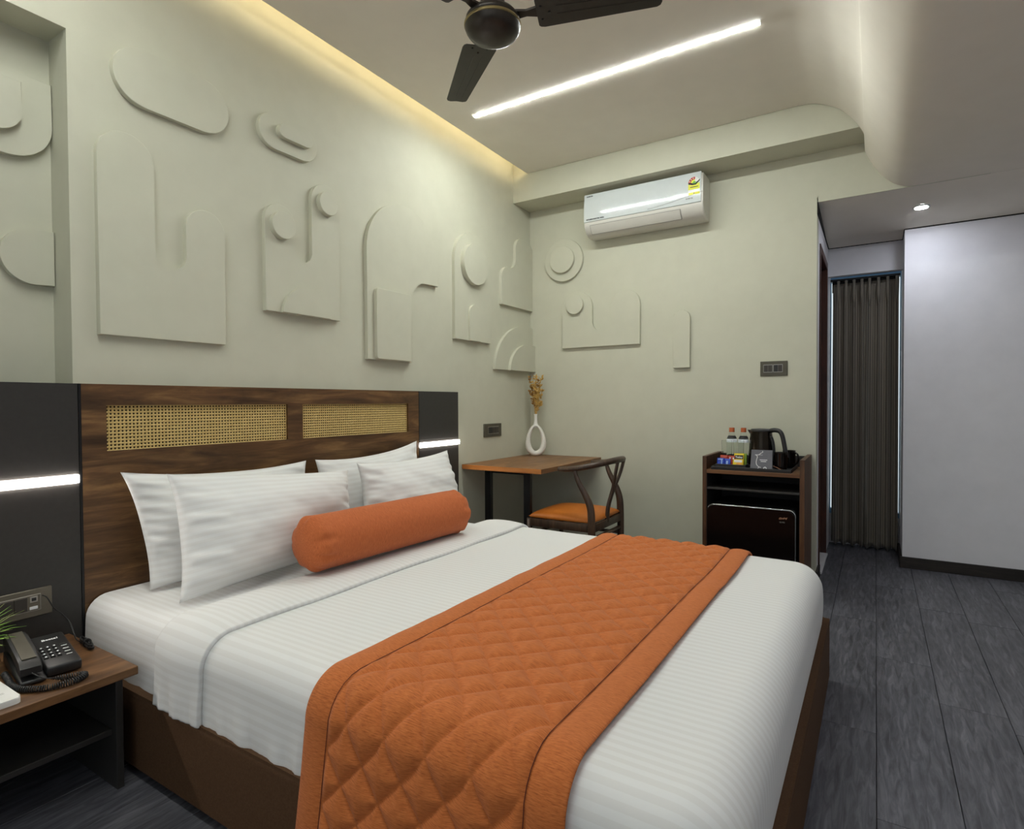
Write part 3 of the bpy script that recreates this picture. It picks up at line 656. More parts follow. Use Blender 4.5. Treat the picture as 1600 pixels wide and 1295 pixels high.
bm = B(); wedge(bm, 0.0, 0.235, 0.0735, 0.162, 0.004, zA, zB, 0.007); phm(bm, 'body', M['black'], ph, 'auto')
bm = B(); wedge(bm, 0.005, 0.250, 0.010, 0.073, 0.004, 0.046, 0.016, 0.006); phm(bm, 'cradle', M['black'], ph, 'auto')
slope = (zB - zA) / 0.235
def top_at(u): return zA + slope * u
def onslope(u, v): return PT(u, v, top_at(u))
NS = (PU * 1 + Vector((0, 0, slope))).normalized()
for r in range(4):
    for c in range(3):
        u0 = 0.100 + r * 0.022; v0 = 0.080 + c * 0.0165
        bm = B(); wedge(bm, u0, u0 + 0.011, v0, v0 + 0.0115, top_at(u0) - 0.004, top_at(u0) + 0.0048, top_at(u0 + 0.011) + 0.0048, 0.0014); kk = phm(bm, 'key', M['black'], ph)
        bm = B(); wedge(bm, u0 + 0.0025, u0 + 0.0075, v0 + 0.0035, v0 + 0.008, top_at(u0) + 0.003, top_at(u0) + 0.0052, top_at(u0 + 0.011) + 0.0056, 0.0003); phm(bm, 'key_print', M['inkw'], kk)
for r in range(4):
    u0 = 0.100 + r * 0.022
    bm = B(); wedge(bm, u0, u0 + 0.008, 0.134, 0.151, top_at(u0) - 0.004, top_at(u0) + 0.0045, top_at(u0 + 0.008) + 0.0045, 0.001); kk = phm(bm, 'function_key', M['black'], ph)
    bm = B(); wedge(bm, u0 + 0.0095, u0 + 0.0115, 0.135, 0.150, top_at(u0) - 0.006, top_at(u0) - 0.0002, top_at(u0 + 0.01) - 0.0002, 0.0002); phm(bm, 'key_label', M['inkw'], kk)
text('lettering', 'Beetel', 0.0165, onslope(0.050, 0.098) + Vector((0, 0, 0.0006)), PV, -NS, M['inkw'], ph, 0.0004, 0.0004)
# handset lying along the cradle
bm = B(); hp = [(0.0, 0.084), (0.02, 0.094), (0.06, 0.092), (0.12, 0.083), (0.18, 0.075), (0.225, 0.066), (0.243, 0.052)]
lo = [(0.0, 0.062), (0.02, 0.050), (0.055, 0.058), (0.12, 0.060), (0.175, 0.048), (0.22, 0.030), (0.243, 0.032)]
prism(bm, [(u, w) for u, w in hp] + [(u, w) for u, w in lo[::-1]], 'Y', 0.012, 0.064, 0.006, 3); hs = phm(bm, 'handset', M['black'], ph, 'auto')
bm = B(); v4 = [bm.verts.new((u, v, w + 0.0035)) for (u, w), v in (((0.02, 0.094), 0.021), ((0.215, 0.0685), 0.021), ((0.215, 0.0685), 0.055), ((0.02, 0.094), 0.055))]; bm.faces.new(v4)
r_ = bmesh.ops.extrude_face_region(bm, geom=list(bm.faces)); bmesh.ops.translate(bm, vec=(0, 0, -0.003), verts=[q for q in r_['geom'] if isinstance(q, bmesh.types.BMVert)])
phm(bm, 'grip_plate', M['plate2'], hs)
# coiled cord
zc_ = NT + 0.0100
cp = catmull([tuple(PT(0.243, 0.038, 0.036)), (0.447, -3.588, NT + 0.018), (0.468, -3.550, zc_), (0.486, -3.517, zc_), (0.503, -3.508, zc_), (0.519, -3.530, zc_), (0.516, -3.570, zc_), (0.500, -3.605, zc_), (0.474, -3.630, zc_), (0.444, -3.647, zc_), (0.40, -3.6505, zc_), (0.35, -3.643, zc_), (0.29, -3.635, zc_)], 24)
hel = []; fr_ = Vector((0, 0, 1)); acc = 0
dense = []
for i in range(len(cp) - 1):
    for q in range(8): dense.append(cp[i].lerp(cp[i + 1], q / 8))
dense = [p for p in dense]
for i in range(1, len(dense)):
    t = dense[i] - dense[i - 1]; L_ = t.length; acc += L_
    if L_ < 1e-9: continue
    t.normalize(); aa = (fr_ - t * fr_.dot(t)).normalized(); bb = t.cross(aa); ph_ = acc / 0.0058 * 2 * PI
    on = min(1, max(0, (acc - 0.05) / 0.03))
    hel.append(dense[i] + (aa * math.cos(ph_) + bb * math.sin(ph_)) * 0.0075 * on)
bm = B(); tube(bm, hel, 0.0020, 4, cap=False); add('coiled_cord', bm, M['black'], ph, True)
# cable from the wall plate to a tied bundle
cb = thing('charging_cable', 'thin black cable from the wall plate tied in a bundle', 'cable', (0.245, -3.405, NT))
bm = B(); tube(bm, catmull([(0.066, -3.462, 0.545), (0.085, -3.455, 0.538), (0.095, -3.44, 0.50), (0.09, -3.415, 0.47), (0.11, -3.40, 0.44), (0.15, -3.402, 0.405), (0.19, -3.408, NT + 0.010), (0.225, -3.402, NT + 0.012)], 8), 0.0022, 6); add('lead', bm, M['black'], cb, True)
bm = B(); random.seed(3)
for q in range(5):
    o_ = Vector((random.uniform(-.006, .006), random.uniform(-.003, .003), 0.006 + q * 0.0035)); path = []
    for k_ in range(25):
        t = 2 * PI * k_ / 24; rx_ = 0.055 * math.cos(t); ry_ = 0.014 * math.sin(t) * (0.35 + 0.65 * abs(math.cos(t))) + 0.002 * math.sin(3 * t + q)
        path.append(Vector((0.25 + rx_, -3.403 + ry_ * 0.8 - rx_ * 0.12, NT)) + o_)
    tube(bm, path[:-1], 0.0022, 6, closed=True)
add('bundle', bm, M['black'], cb, True, kind='stuff')
bm = B(); tube(bm, [Vector((0.25, -3.403 + 0.011 * math.cos(t), NT + 0.013 + 0.0125 * math.sin(t))) for t in [2 * PI * k_ / 16 for k_ in range(16)]], 0.003, 6, closed=True); add('tie', bm, M['black'], cb, True)
# white remote control
rm = thing('remote_control', 'white rounded remote control near the nightstand edge', 'remote control', (0.42, -3.76, NT))
bm = B(); prism(bm, rrect(0.325, 0.518, -3.88, -3.664, 0.014), 'Z', NT + 0.0002, NT + 0.017, 0.005, 3); add('case', bm, M['white'], rm, 'auto')
for k_, (xx, y0_, y1_) in enumerate(((0.37, -3.80, -3.69), (0.385, -3.80, -3.69), (0.40, -3.80, -3.70), (0.415, -3.80, -3.69), (0.452, -3.83, -3.685), (0.459, -3.83, -3.685))):
    add('printed_line', bx(xx, xx + 0.0016, y0_, y1_, NT + 0.0166, NT + 0.01705), M['greyline'], rm)
# potted grass
pt = thing('potted_grass', 'bright green grass plant in a pot behind the telephone', 'plant', (0.150, -3.708, NT))
bm = B(); lathe(bm, [(0.034, 0.0002), (0.042, 0.035), (0.044, 0.04), (0.039, 0.04), (0.037, 0.03)], (0.150, -3.708, NT), 24); add('pot', bm, M['white'], pt, 'auto')
bm = B(); lathe(bm, [(0.0372, 0.026), (0.0372, 0.032)], (0.150, -3.708, NT), 20); add('soil', bm, M['cabwood'], pt)
random.seed(12)
for k_ in range(200):
    th = 2 * PI * (k_ * 0.381966 % 1.0); r0b = random.uniform(0, 0.03); ln = random.uniform(0.11, 0.205); lean = random.uniform(0.35, 1.5)
    st_ = Vector((0.150 + r0b * math.cos(th), -3.708 + r0b * math.sin(th), NT + 0.031)); dr = Vector((math.cos(th), math.sin(th), 0))
    bm = B(); prev = None; sd = Vector((-dr.y, dr.x, 0)); N_ = 5; pos = st_.copy(); an = 0.15 * lean
    for i in range(N_ + 1):
        w_ = 0.0046 * (1 - (i / N_) ** 1.6) + 0.0002
        cur = (bm.verts.new(pos - sd * w_), bm.verts.new(pos + Vector((0, 0, -0.0004)) + dr * 0.0005), bm.verts.new(pos + sd * w_))
        if prev:
            bm.faces.new((prev[0], prev[1], cur[1], cur[0])); bm.faces.new((prev[1], prev[2], cur[2], cur[1]))
        prev = cur; an = 0.15 * lean + lean * 1.15 * ((i + 1) / N_); pos = pos + (dr * math.sin(an) + Vector((0, 0, math.cos(an)))) * (ln / N_)
        pos.x = max(pos.x, 0.070)
    add('leaf', bm, M['leaf'] if k_ % 3 else M['leaf2'], pt, True)
# wall plates
def wall_plate(label, plane, a0, a1, z0, z1, d0, inner, mats, cat='switch', group=None, th=0.009):
    """inner: list of (name, a0, a1, z0, z1, material, depth)"""
    def bb(a, b, c, d, e, f_, bev=0.0015): return bx(e, f_, a, b, c, d, bev, 1) if plane == 'L' else bx(a, b, -f_, -e, c, d, bev, 1)
    t = thing('socket_plate' if cat == 'socket' else 'switch_plate', label, cat, ((d0, (a0 + a1) / 2, z0) if plane == 'L' else ((a0 + a1) / 2, -d0, z0)), group)
    add('plate', bb(a0, a1, z0, z1, d0, d0 + th, 0.002), mats, t, 'auto')
    for nm, p, q, r, s, mm, dp in inner: add(nm, bb(p, q, r, s, d0 + th - 0.003, d0 + th + dp, 0.0008), M[mm], t)
    return t
zc0_, zc1_ = 0.504, 0.549
sp_ = wall_plate('wide bronze socket plate on the dark panel over the telephone', 'L', -3.70, -3.434, 0.478, 0.572, 0.0582,
    [('module_frame', -3.66, -3.4665, 0.4985, 0.5545, 'metal', 0.0006), ('module_bed', -3.658, -3.468, 0.5005, 0.5525, 'plate', 0.0012),
     ('rocker', -3.648, -3.598, zc0_, zc1_, 'plate', 0.003), ('rocker', -3.580, -3.543, zc0_, zc1_, 'rocker', 0.0045), ('rocker', -3.541, -3.505, zc0_, zc1_, 'rocker', 0.0045),
     ('charging_socket', -3.498, -3.476, 0.528, 0.549, 'metal', 0.0025), ('socket_mouth', -3.493, -3.480, 0.533, 0.544, 'black', 0.0035), ('white_tag', -3.499, -3.476, 0.504, 0.514, 'inkw', 0.002)], M['plate'], 'socket')
wall_plate('grey double switch plate on the end wall above the minibar cabinet', 'B', 1.829, 1.999, 1.377, 1.476, 0.0002,
    [('module_frame', 1.849, 1.908, 1.400, 1.454, 'metal', 0.0006), ('rocker', 1.852, 1.878, 1.404, 1.450, 'rocker', 0.003), ('rocker', 1.879, 1.905, 1.404, 1.450, 'rocker', 0.003),
     ('module_frame', 1.911, 1.970, 1.400, 1.454, 'metal', 0.0006), ('rocker', 1.914, 1.940, 1.404, 1.450, 'black', 0.003), ('rocker', 1.941, 1.967, 1.404, 1.450, 'rocker', 0.003)], M['plate2'])
wall_plate('dark socket plate on the wall above the desk', 'L', -0.708, -0.470, 0.944, 1.044, 0.0002,
    [('module_frame', -0.657, -0.51, 0.966, 1.022, 'metal', 0.0006), ('socket', -0.653, -0.603, 0.970, 1.018, 'black', 0.002), ('rocker', -0.600, -0.557, 0.970, 1.018, 'rocker', 0.003), ('rocker', -0.555, -0.514, 0.970, 1.018, 'rocker', 0.003)], M['plate2'], 'socket')

# ------------------------------------------------------------------ desk, chair, vase
DZ = 0.765
dk = thing('desk', 'small wooden desk on black metal legs in the room corner', 'desk', (0.33, -0.5, 0.0))
add('top', bx(0.001, 0.650, -0.978, -0.001, DZ - 0.032, DZ, 0.0015, 1), M['deskwood'], dk)
add('edge_band', bx(0.004, 0.650, -0.9800, -0.9782, DZ - 0.032, DZ, 0.0005, 1), M['deskedge'], dk)
for x_ in (0.13, 0.455):
    for y_ in (-0.88,): add('leg', bx(x_, x_ + 0.052, y_, y_ + 0.03, 0.0, DZ - 0.0325, 0.002, 1), M['frame'], dk)
for y_ in (-0.88,): add('crossbar', bx(0.183, 0.454, y_, y_ + 0.03, DZ - 0.058, DZ - 0.0325, 0.002, 1), M['frame'], dk)
ch = thing('desk_chair', 'dark wooden wishbone chair with a tan leather seat', 'chair', (0.76, -0.67, 0.0))
CX0, CX1, CY0, CY1, SZ = 0.515, 0.985, -0.915, -0.44, 0.425
def bar(name, pts, r, flat=1.0, k=6, segs=10, mat='chairwood', up=Vector((0, 0, 1))):
    bm = B(); tube(bm, catmull(pts, k) if len(pts) > 2 else pts, r, segs, flat=flat, up=up); return add(name, bm, M[mat], ch, True)
# seat frame
for nm, a in (('seat_rail', (CX0, CX1, CY0 - 0.01, CY0 + 0.014)), ('seat_rail', (CX0, CX1, CY1 - 0.014, CY1 + 0.01)), ('seat_rail', (CX0 - 0.01, CX0 + 0.014, CY0 + 0.0145, CY1 - 0.0145)), ('seat_rail', (CX1 - 0.014, CX1 + 0.01, CY0 + 0.0145, CY1 - 0.0145))):
    add(nm, bx(a[0], a[1], a[2], a[3], SZ - 0.052, SZ, 0.004, 2), M['chairwood'], ch, 'auto')
# cushion
U_, V_ = np.meshgrid(np.linspace(-1, 1, 40), np.linspace(-1, 1, 40), indexing='ij')
sq = lambda a, b: a * np.sqrt(1 - 0.035 * b * b)
hx_, hy_ = (CX1 - CX0) / 2 + 0.004, (CY1 - CY0) / 2 + 0.006
Px = (CX0 + CX1) / 2 + hx_ * sq(U_, V_); Py = (CY0 + CY1) / 2 + hy_ * sq(V_, U_)
prf = ((1 - np.abs(U_) ** 7) * (1 - np.abs(V_) ** 7)) ** 0.5
Pz = SZ + 0.012 + 0.046 * prf * (1 - 0.22 * U_ ** 2) * (1 - 0.18 * V_ ** 2)
bmc = B(); m1 = gridmesh('a', np.stack([Px, Py, Pz], -1), np.stack([U_, V_], -1)); m2 = gridmesh('b', np.stack([Px, Py, SZ + 0.012 - 0.011 * prf ** 0.3], -1), np.stack([U_, V_], -1), True)
bmc.from_mesh(m1); bmc.from_mesh(m2); bmesh.ops.remove_doubles(bmc, verts=bmc.verts, dist=1e-4); add('seat', bmc, M['leather'], ch, True)
# legs: front ones straight, rear ones bend forward to carry the rail
bar('leg', [(CX0 + 0.005, CY0 + 0.004, 0.0), (CX0 + 0.005, CY0 + 0.004, SZ - 0.002)], [0.014, 0.019]); bar('leg', [(CX0 + 0.005, CY1 - 0.004, 0.0), (CX0 + 0.005, CY1 - 0.004, SZ - 0.002)], [0.014, 0.019])
for y_, s in ((CY0 - 0.008, -1), (CY1 + 0.008, 1)):
    bar('leg', [(0.985, y_, 0.0), (0.983, y_, 0.22), (0.982, y_, 0.42), (0.975, y_, 0.53), (0.945, y_ + s * 0.006, 0.61), (0.905, y_ + s * 0.010, 0.68), (0.880, y_ + s * 0.012, 0.735), (0.872, y_ + s * 0.012, 0.772)], lambda t: 0.0215 + 0.004 * math.sin(min(1, t / 0.6) * PI) - 0.009 * max(0, t - 0.55) / 0.45, 0.85)
# steam bent rail
y0_, y1_ = CY0 - 0.02, CY1 + 0.02
bar('top_rail', [(0.755, y0_ + 0.004, 0.770), (0.81, y0_, 0.773), (0.875, y0_ + 0.002, 0.780), (0.95, y0_ + 0.03, 0.795), (1.02, y0_ + 0.10, 0.812), (1.055, (y0_ + y1_) / 2 - 0.07, 0.822), (1.058, (y0_ + y1_) / 2 + 0.05, 0.822), (1.03, y1_ - 0.10, 0.814), (0.955, y1_ - 0.025, 0.797), (0.875, y1_ - 0.002, 0.780), (0.81, y1_, 0.773), (0.755, y1_ - 0.004, 0.770)], lambda t: 0.0155 + 0.005 * math.sin(t * PI), 1.15, 8, 12)
ym = (CY0 + CY1) / 2
bar('splat', [(0.985, ym - 0.012, SZ - 0.02), (0.99, ym - 0.004, 0.50), (1.005, ym + 0.010, 0.575), (1.02, ym + 0.020, 0.64), (1.038, ym + 0.016, 0.73), (1.052, ym + 0.022, 0.812)], lambda t: 0.0110, 1.25)
bar('splat', [(0.985, ym + 0.004, SZ - 0.02), (0.99, ym + 0.012, 0.50), (1.005, ym + 0.026, 0.575), (1.02, ym + 0.052, 0.64), (1.038, ym + 0.105, 0.73), (1.047, ym + 0.145, 0.810)], lambda t: 0.0110, 1.25)
for y_ in (CY0 + 0.002, CY1 - 0.002): bar('stretcher', [(CX0 + 0.02, y_, 0.29), (0.966, y_, 0.29)], 0.0115, 1.4)
bar('stretcher', [(CX0 + 0.005, CY0 + 0.02, 0.31), (CX0 + 0.005, CY1 - 0.02, 0.31)], 0.0115, 1.4); bar('stretcher', [(CX1 - 0.003, CY0 + 0.016, 0.33), (CX1 - 0.003, CY1 - 0.016, 0.33)], 0.0115, 1.4)
# ring vase
va = thing('vase', 'white ceramic ring vase with an open middle on the desk', 'vase', (0.128, -0.14, DZ))
vc = Vector((0.130, -0.14, DZ)); vd = Vector((0.86, 0.51, 0)).normalized(); vn = Vector((-vd.y, vd.x, 0))
bm = B(); rings = []; NR = 48
for k_ in range(NR):
    th = 2 * PI * k_ / NR; c_, s_ = math.cos(th), math.sin(th)
    ox = 0.0865 * math.copysign(abs(c_) ** 0.92, c_) * (1 - 0.22 * max(0, s_) ** 1.4); oz = 0.106 + (0.156 * s_ if s_ > 0 else 0.106 * math.copysign(abs(s_) ** 0.85, s_))
    if s_ < -0.8: ox *= 0.95
    ix = 0.0435 * c_ * (1 - 0.12 * max(0, s_)); iz = 0.132 + (0.103 * s_ if s_ > 0 else 0.090 * s_)
    mx_, mz_ = (ox + ix) / 2, (oz + iz) / 2; hx2, hz2 = (ox - ix) / 2, (oz - iz) / 2
    rings.append([bm.verts.new(vc + vd * (mx_ + hx2 * math.cos(q)) + Vector((0, 0, max(0.0004, mz_ + hz2 * math.cos(q)))) + vn * (0.028 * math.sin(q))) for q in [2 * PI * m_ / 14 for m_ in range(14)]])
for i in range(NR):
    for j in range(14): bm.faces.new((rings[i][j], rings[(i + 1) % NR][j], rings[(i + 1) % NR][(j + 1) % 14], rings[i][(j + 1) % 14]))
add('ring_body', bm, M['vase'], va, True)
bm = B(); lathe(bm, [(0.026, 0.234), (0.0225, 0.251), (0.015, 0.273), (0.0125, 0.295), (0.0125, 0.334), (0.0147, 0.343), (0.0143, 0.345), (0.0108, 0.34), (0.010, 0.30)], vc, 20); add('neck', bm, M['vase'], va, True)
df = thing('dried_grass', 'bunch of golden dried grass stems standing in the ring vase', 'dried flowers', (vc.x, vc.y, DZ + 0.35))
random.seed(21)
heads = [(-0.062, 0.02, 0.32), (-0.02, -0.02, 0.30), (0.005, 0.02, 0.325), (0.03, 0.0, 0.31), (0.055, 0.01, 0.32), (0.045, -0.03, 0.24), (-0.03, 0.03, 0.23), (0.02, -0.035, 0.19), (0.06, 0.03, 0.20), (-0.045, -0.02, 0.19), (0.0, 0.0, 0.27), (0.045, 0.02, 0.10)]
for k_, (dx, dy, hz) in enumerate(heads):
    top = vc + vd * dx + vn * dy + Vector((0, 0, 0.345 + hz)); bot = vc + Vector((dx * 0.04, dy * 0.04, 0.305))
    mid = bot.lerp(top, 0.5) - (vd * dx + vn * dy) * 0.18
    path = catmull([bot, mid, top], 8)
    bm = B(); tube(bm, path, 0.0012, 5); st = add('stem', bm, M['dry'], df)
    bm = B()
    for q in range(30):
        tq = random.uniform(0.42, 1.0); p_ = path[min(len(path) - 1, int(tq * (len(path) - 1)))]; d_ = Vector((random.uniform(-1, 1), random.uniform(-1, 1), random.uniform(0.2, 1.6))).normalized()
        c0 = p_ + d_ * 0.004; rr_ = random.uniform(0.0045, 0.0078); tube(bm, [c0, c0 + d_ * rr_ * 1.2, c0 + d_ * rr_ * 2.8, c0 + d_ * rr_ * 4.2], [0.001, rr_ * 0.8, rr_ * 0.7, 0.0004], 5)
    add('seed_heads', bm, M['dry'] if k_ % 3 else M['dry2'], st, kind='stuff')

# ------------------------------------------------------------------ air conditioner
AX0, AX1 = 0.600, 1.490
ac = thing('air_conditioner', 'white wall mounted air conditioner under the beam', 'air conditioner', ((AX0 + AX1) / 2, 0, 2.48))
side_ = [(-0.002, 2.785), (-0.002, 2.485), (-0.06, 2.478), (-0.115, 2.481), (-0.150, 2.495), (-0.178, 2.522), (-0.196, 2.553), (-0.199, 2.578), (-0.197, 2.68), (-0.193, 2.76), (-0.18, 2.782), (-0.16, 2.788)]
bm = B(); v0 = [bm.verts.new((AX0, a, b)) for a, b in side_]; v1 = [bm.verts.new((AX1, a, b)) for a, b in side_]; n_ = len(side_)
bm.faces.new(v0[::-1]); e_f = bm.faces.new(v1)
for i in range(n_): bm.faces.new((v0[i], v0[(i + 1) % n_], v1[(i + 1) % n_], v1[i]))
bmesh.ops.bevel(bm, geom=list(e_f.edges), offset=0.012, segments=3, profile=0.5, affect='EDGES')
add('body', bm, M['acbody'], ac, 'auto')
fp = [(-0.1995, 2.576), (-0.2060, 2.579), (-0.2065, 2.62), (-0.2045, 2.70), (-0.199, 2.775), (-0.192, 2.788), (-0.186, 2.785), (-0.192, 2.76)]
bm = B(); prism(bm, fp, 'X', AX0 + 0.001, AX1 - 0.012, 0.0015); add('front_panel', bm, M['acwhite'], ac, 'auto')
lv = [(-0.1965, 2.549), (-0.1985, 2.551), (-0.1805, 2.519), (-0.1565, 2.4945), (-0.155, 2.497), (-0.178, 2.5215)]
bm = B(); prism(bm, [(-0.1985, 2.5525), (-0.1810, 2.5185), (-0.1535, 2.4915), (-0.150, 2.497), (-0.176, 2.5225), (-0.192, 2.5525)], 'X', AX0 + 0.045, AX1 - 0.155); add('louver_gap', bm, M['greyline'], ac)
bm = B(); prism(bm, [(-0.2000, 2.5495), (-0.1822, 2.5165), (-0.1570, 2.4930), (-0.152, 2.498), (-0.177, 2.5225), (-0.194, 2.5495)], 'X', AX0 + 0.048, AX1 - 0.158, 0.0008); add('louver', bm, M['acbody'], ac, 'auto')
FY = -0.2068
def acy(z): return -0.2066 + max(0, z - 2.62) * 0.022 + max(0, z - 2.70) * 0.05
def actext(b, s, x, z, mat, bold=0.0): return text('lettering', b, s, (x, acy(z) - 0.0004, z), (1, 0, 0), (0, 0, 1), M[mat], ac, 0.0004, bold + 0.0004)
actext('INVERTER', 0.0115, AX0 + 0.022, 2.765, 'ink'); actext('MITSUBISHI ELECTRIC INDIA', 0.0115, AX0 + 0.02, 2.590, 'ink', 0.0003); actext('INVERTER', 0.011, AX1 - 0.115, 2.606, 'greyline')
bm = B(); 
wave = [(AX0 + 0.50 + 0.39 * t, 2.590 + 0.055 * t ** 1.4) for t in [i / 16 for i in range(17)]]
tube(bm, [Vector((a, acy(b) - 0.0001, b)) for a, b in wave], 0.0011, 4); add('wave_line', bm, M['greyline'], ac)
# rating sticker: dial over a yellow card
st = thing('rating_sticker', 'yellow star rating sticker stuck on the air conditioner front', 'sticker', (1.432, -0.207, 2.64))
sx0, sx1 = 1.392, 1.470
def flat(name, pts, mat, d):
    bm = B(); zz_ = sum(p[1] for p in pts) / len(pts); v0 = [bm.verts.new((a, acy(b) - d, b)) for a, b in pts]; v1 = [bm.verts.new((a, acy(b) - d + 0.0003, b)) for a, b in pts]
    bm.faces.new(v0); bm.faces.new(v1[::-1])
    for i in range(len(pts)): bm.faces.new((v0[i], v1[i], v1[(i + 1) % len(pts)], v0[(i + 1) % len(pts)]))
    return add(name, bm, M[mat], st)
sc_ = (1.431, 2.700)
flat('lower_card', [(sx0, 2.668), (sx1, 2.668), (sx1, 2.708), (sx0, 2.708)], 'stkyellow', 0.0006)
flat('footer', [(sx0, 2.648), (sx1, 2.648), (sx1, 2.667), (sx0, 2.667)], 'white', 0.0006); flat('foot_band', [(sx0, 2.632), (sx1, 2.632), (sx1, 2.6475), (sx0, 2.6475)], 'stkyellow', 0.0006)
flat('dial_white', arc(sc_[0], sc_[1] + 0.008, 0.040, 0.046, 10, 100, 10) + [(sc_[0], sc_[1] + 0.005)], 'white', 0.0007)
flat('dial_red', arc(sc_[0], sc_[1] + 0.008, 0.040, 0.046, 78, 172, 12) + [(sc_[0], sc_[1] + 0.005)], 'stkred', 0.0008)
flat('dial_arc', [(sx0 - 0.001, 2.716), (sx0 + 0.012, 2.716), (1.431, 2.708), (1.455, 2.720), (1.472, 2.734), (1.470, 2.722), (1.445, 2.698), (1.420, 2.698), (sx0 + 0.002, 2.706)], 'ink', 0.0011)
flat('dial_yellow', arc(sc_[0], sc_[1] + 0.010, 0.022, 0.026, 70, 165, 8) + [(sc_[0], sc_[1] + 0.008)], 'stkyellow', 0.0012); flat('dial_green', arc(sc_[0] + 0.002, sc_[1] + 0.008, 0.013, 0.016, 0, 180, 8), 'stkgreen', 0.0013)
for a_s in (100, 127, 154):
    c0 = (sc_[0] + 0.032 * math.cos(math.radians(a_s)), sc_[1] + 0.008 + 0.037 * math.sin(math.radians(a_s)))
    flat('star', [(c0[0] + (0.0052 if q % 2 == 0 else 0.0022) * math.sin(q * PI / 5), c0[1] + (0.0052 if q % 2 == 0 else 0.0022) * math.cos(q * PI / 5)) for q in range(10)], 'inkw', 0.0014)
flat('print_bar', [(1.405, 2.682), (1.459, 2.682), (1.459, 2.687), (1.405, 2.687)], 'ink', 0.0009); flat('print_dot', arc(1.431, 2.640, 0.005, 0.005, 0, 330, 10), 'greyline', 0.0009)

# ------------------------------------------------------------------ minibar cabinet
KX0, KX1, KY = 1.552, 2.146, -0.452
cbn = thing('minibar_cabinet', 'walnut minibar cabinet with an open shelf and fridge bay', 'cabinet', ((KX0 + KX1) / 2, KY / 2, 0.0))
for x_ in (KX0, KX1 - 0.026):
    add('side_panel', bx(x_, x_ + 0.026, KY, -0.002, 0.0, 0.852, 0.001, 1), M['cabwood'], cbn)
add('worktop', bx(KX0 + 0.0262, KX1 - 0.0262, KY + 0.001, -0.014, 0.743, 0.767, 0.001, 1), M['cabedge'], cbn)
add('back_panel', bx(KX0 + 0.0262, KX1 - 0.0262, -0.0135, -0.002, 0.0, 0.84), M['blackmatt'], cbn)
add('inner_shelf', bx(KX0 + 0.0262, KX1 - 0.0262, KY + 0.006, -0.0138, 0.640, 0.652, 0.001, 1), M['black_lam'], cbn)
for x0_, x1_ in ((KX0 + 0.0262, KX0 + 0.0282), (KX1 - 0.0282, KX1 - 0.0262)): add('lining', bx(x0_, x1_, KY + 0.004, -0.014, 0.0, 0.742), M['blackmatt'], cbn)
fg = thing('mini_fridge', 'glossy black mini fridge inside the walnut cabinet', 'fridge', (1.835, -0.25, 0.0))
bm = B(); prism(bm, rrect(1.592, 2.098, 0.03, 0.545, 0.03), 'Y', -0.03, -0.415, 0.004); add('body', bm, M['black'], fg, 'auto')
for x_ in (1.62, 2.05):
    for y_ in (-0.39, -0.08): add('foot', bx(x_, x_ + 0.025, y_, y_ + 0.025, 0.0, 0.0315), M['blackmatt'], fg)
bm = B(); prism(bm, rrect(1.584, 2.096, 0.045, 0.542, 0.035), 'Y', -0.416, -0.4615, 0.006, 3); dr_ = add('door', bm, M['gloss'], fg, 'auto')
lp = rrect(1.5845, 2.0965, 0.045, 0.5435, 0.036, 8); bm = B(); tube(bm, [Vector((a, -0.444, b)) for a, b in lp], 0.0036, 6, closed=True, up=Vector((0, 1, 0))); add('highlight_trim', bm, M['chrome'], dr_, True)  # chrome tube stands in for the highlight along the fridge body edge
text('lettering', 'Godrej', 0.016, (2.006, -0.4617, 0.488), (1, 0, 0.12), (0, 0, 1), M['copper'], dr_, 0.0004, 0.0004, 0.45); text('lettering', 'QUBE', 0.012, (2.010, -0.4617, 0.468), (1, 0, 0), (0, 0, 1), M['greyline'], dr_, 0.0004)
# tray and the things on it
TZ = 0.7672
tr_ = thing('serving_tray', 'large black tray on top of the walnut cabinet', 'tray', (1.84, -0.26, TZ))
bm = B(); x0_, x1_, y0_, y1_ = 1.602, 2.072, -0.438, -0.09
box(bm, x0_, x1_, y0_, y1_, TZ + 0.0003, TZ + 0.006)
add('floor_board', bm, M['blackmatt'], tr_)
for nm, a in (('rim', (x0_, x1_, y0_, y0_ + 0.008)), ('rim', (x0_, x1_, y1_ - 0.008, y1_)), ('rim', (x0_, x0_ + 0.008, y0_ + 0.0082, y1_ - 0.0082)), ('rim', (x1_ - 0.008, x1_, y0_ + 0.0082, y1_ - 0.0082))):
    add(nm, bx(*a, TZ + 0.0062, TZ + 0.021, 0.0015, 1), M['black'], tr_)
FZ = TZ + 0.0065
ct_ = thing('sachet_tray', 'small black tray holding tea sachets', 'tray', (1.715, -0.365, FZ))
bm = B(); box(bm, 1.622, 1.808, -0.408, -0.312, FZ + 0.0003, FZ + 0.006); add('floor_board', bm, M['blackmatt'], ct_)
for a in ((1.622, 1.808, -0.408, -0.402), (1.622, 1.808, -0.318, -0.312), (1.622, 1.628, -0.4018, -0.3182), (1.802, 1.808, -0.4018, -0.3182)): add('rim', bx(*a, FZ + 0.0062, FZ + 0.028, 0.0012, 1), M['black'], ct_)
SZ_ = FZ + 0.0068
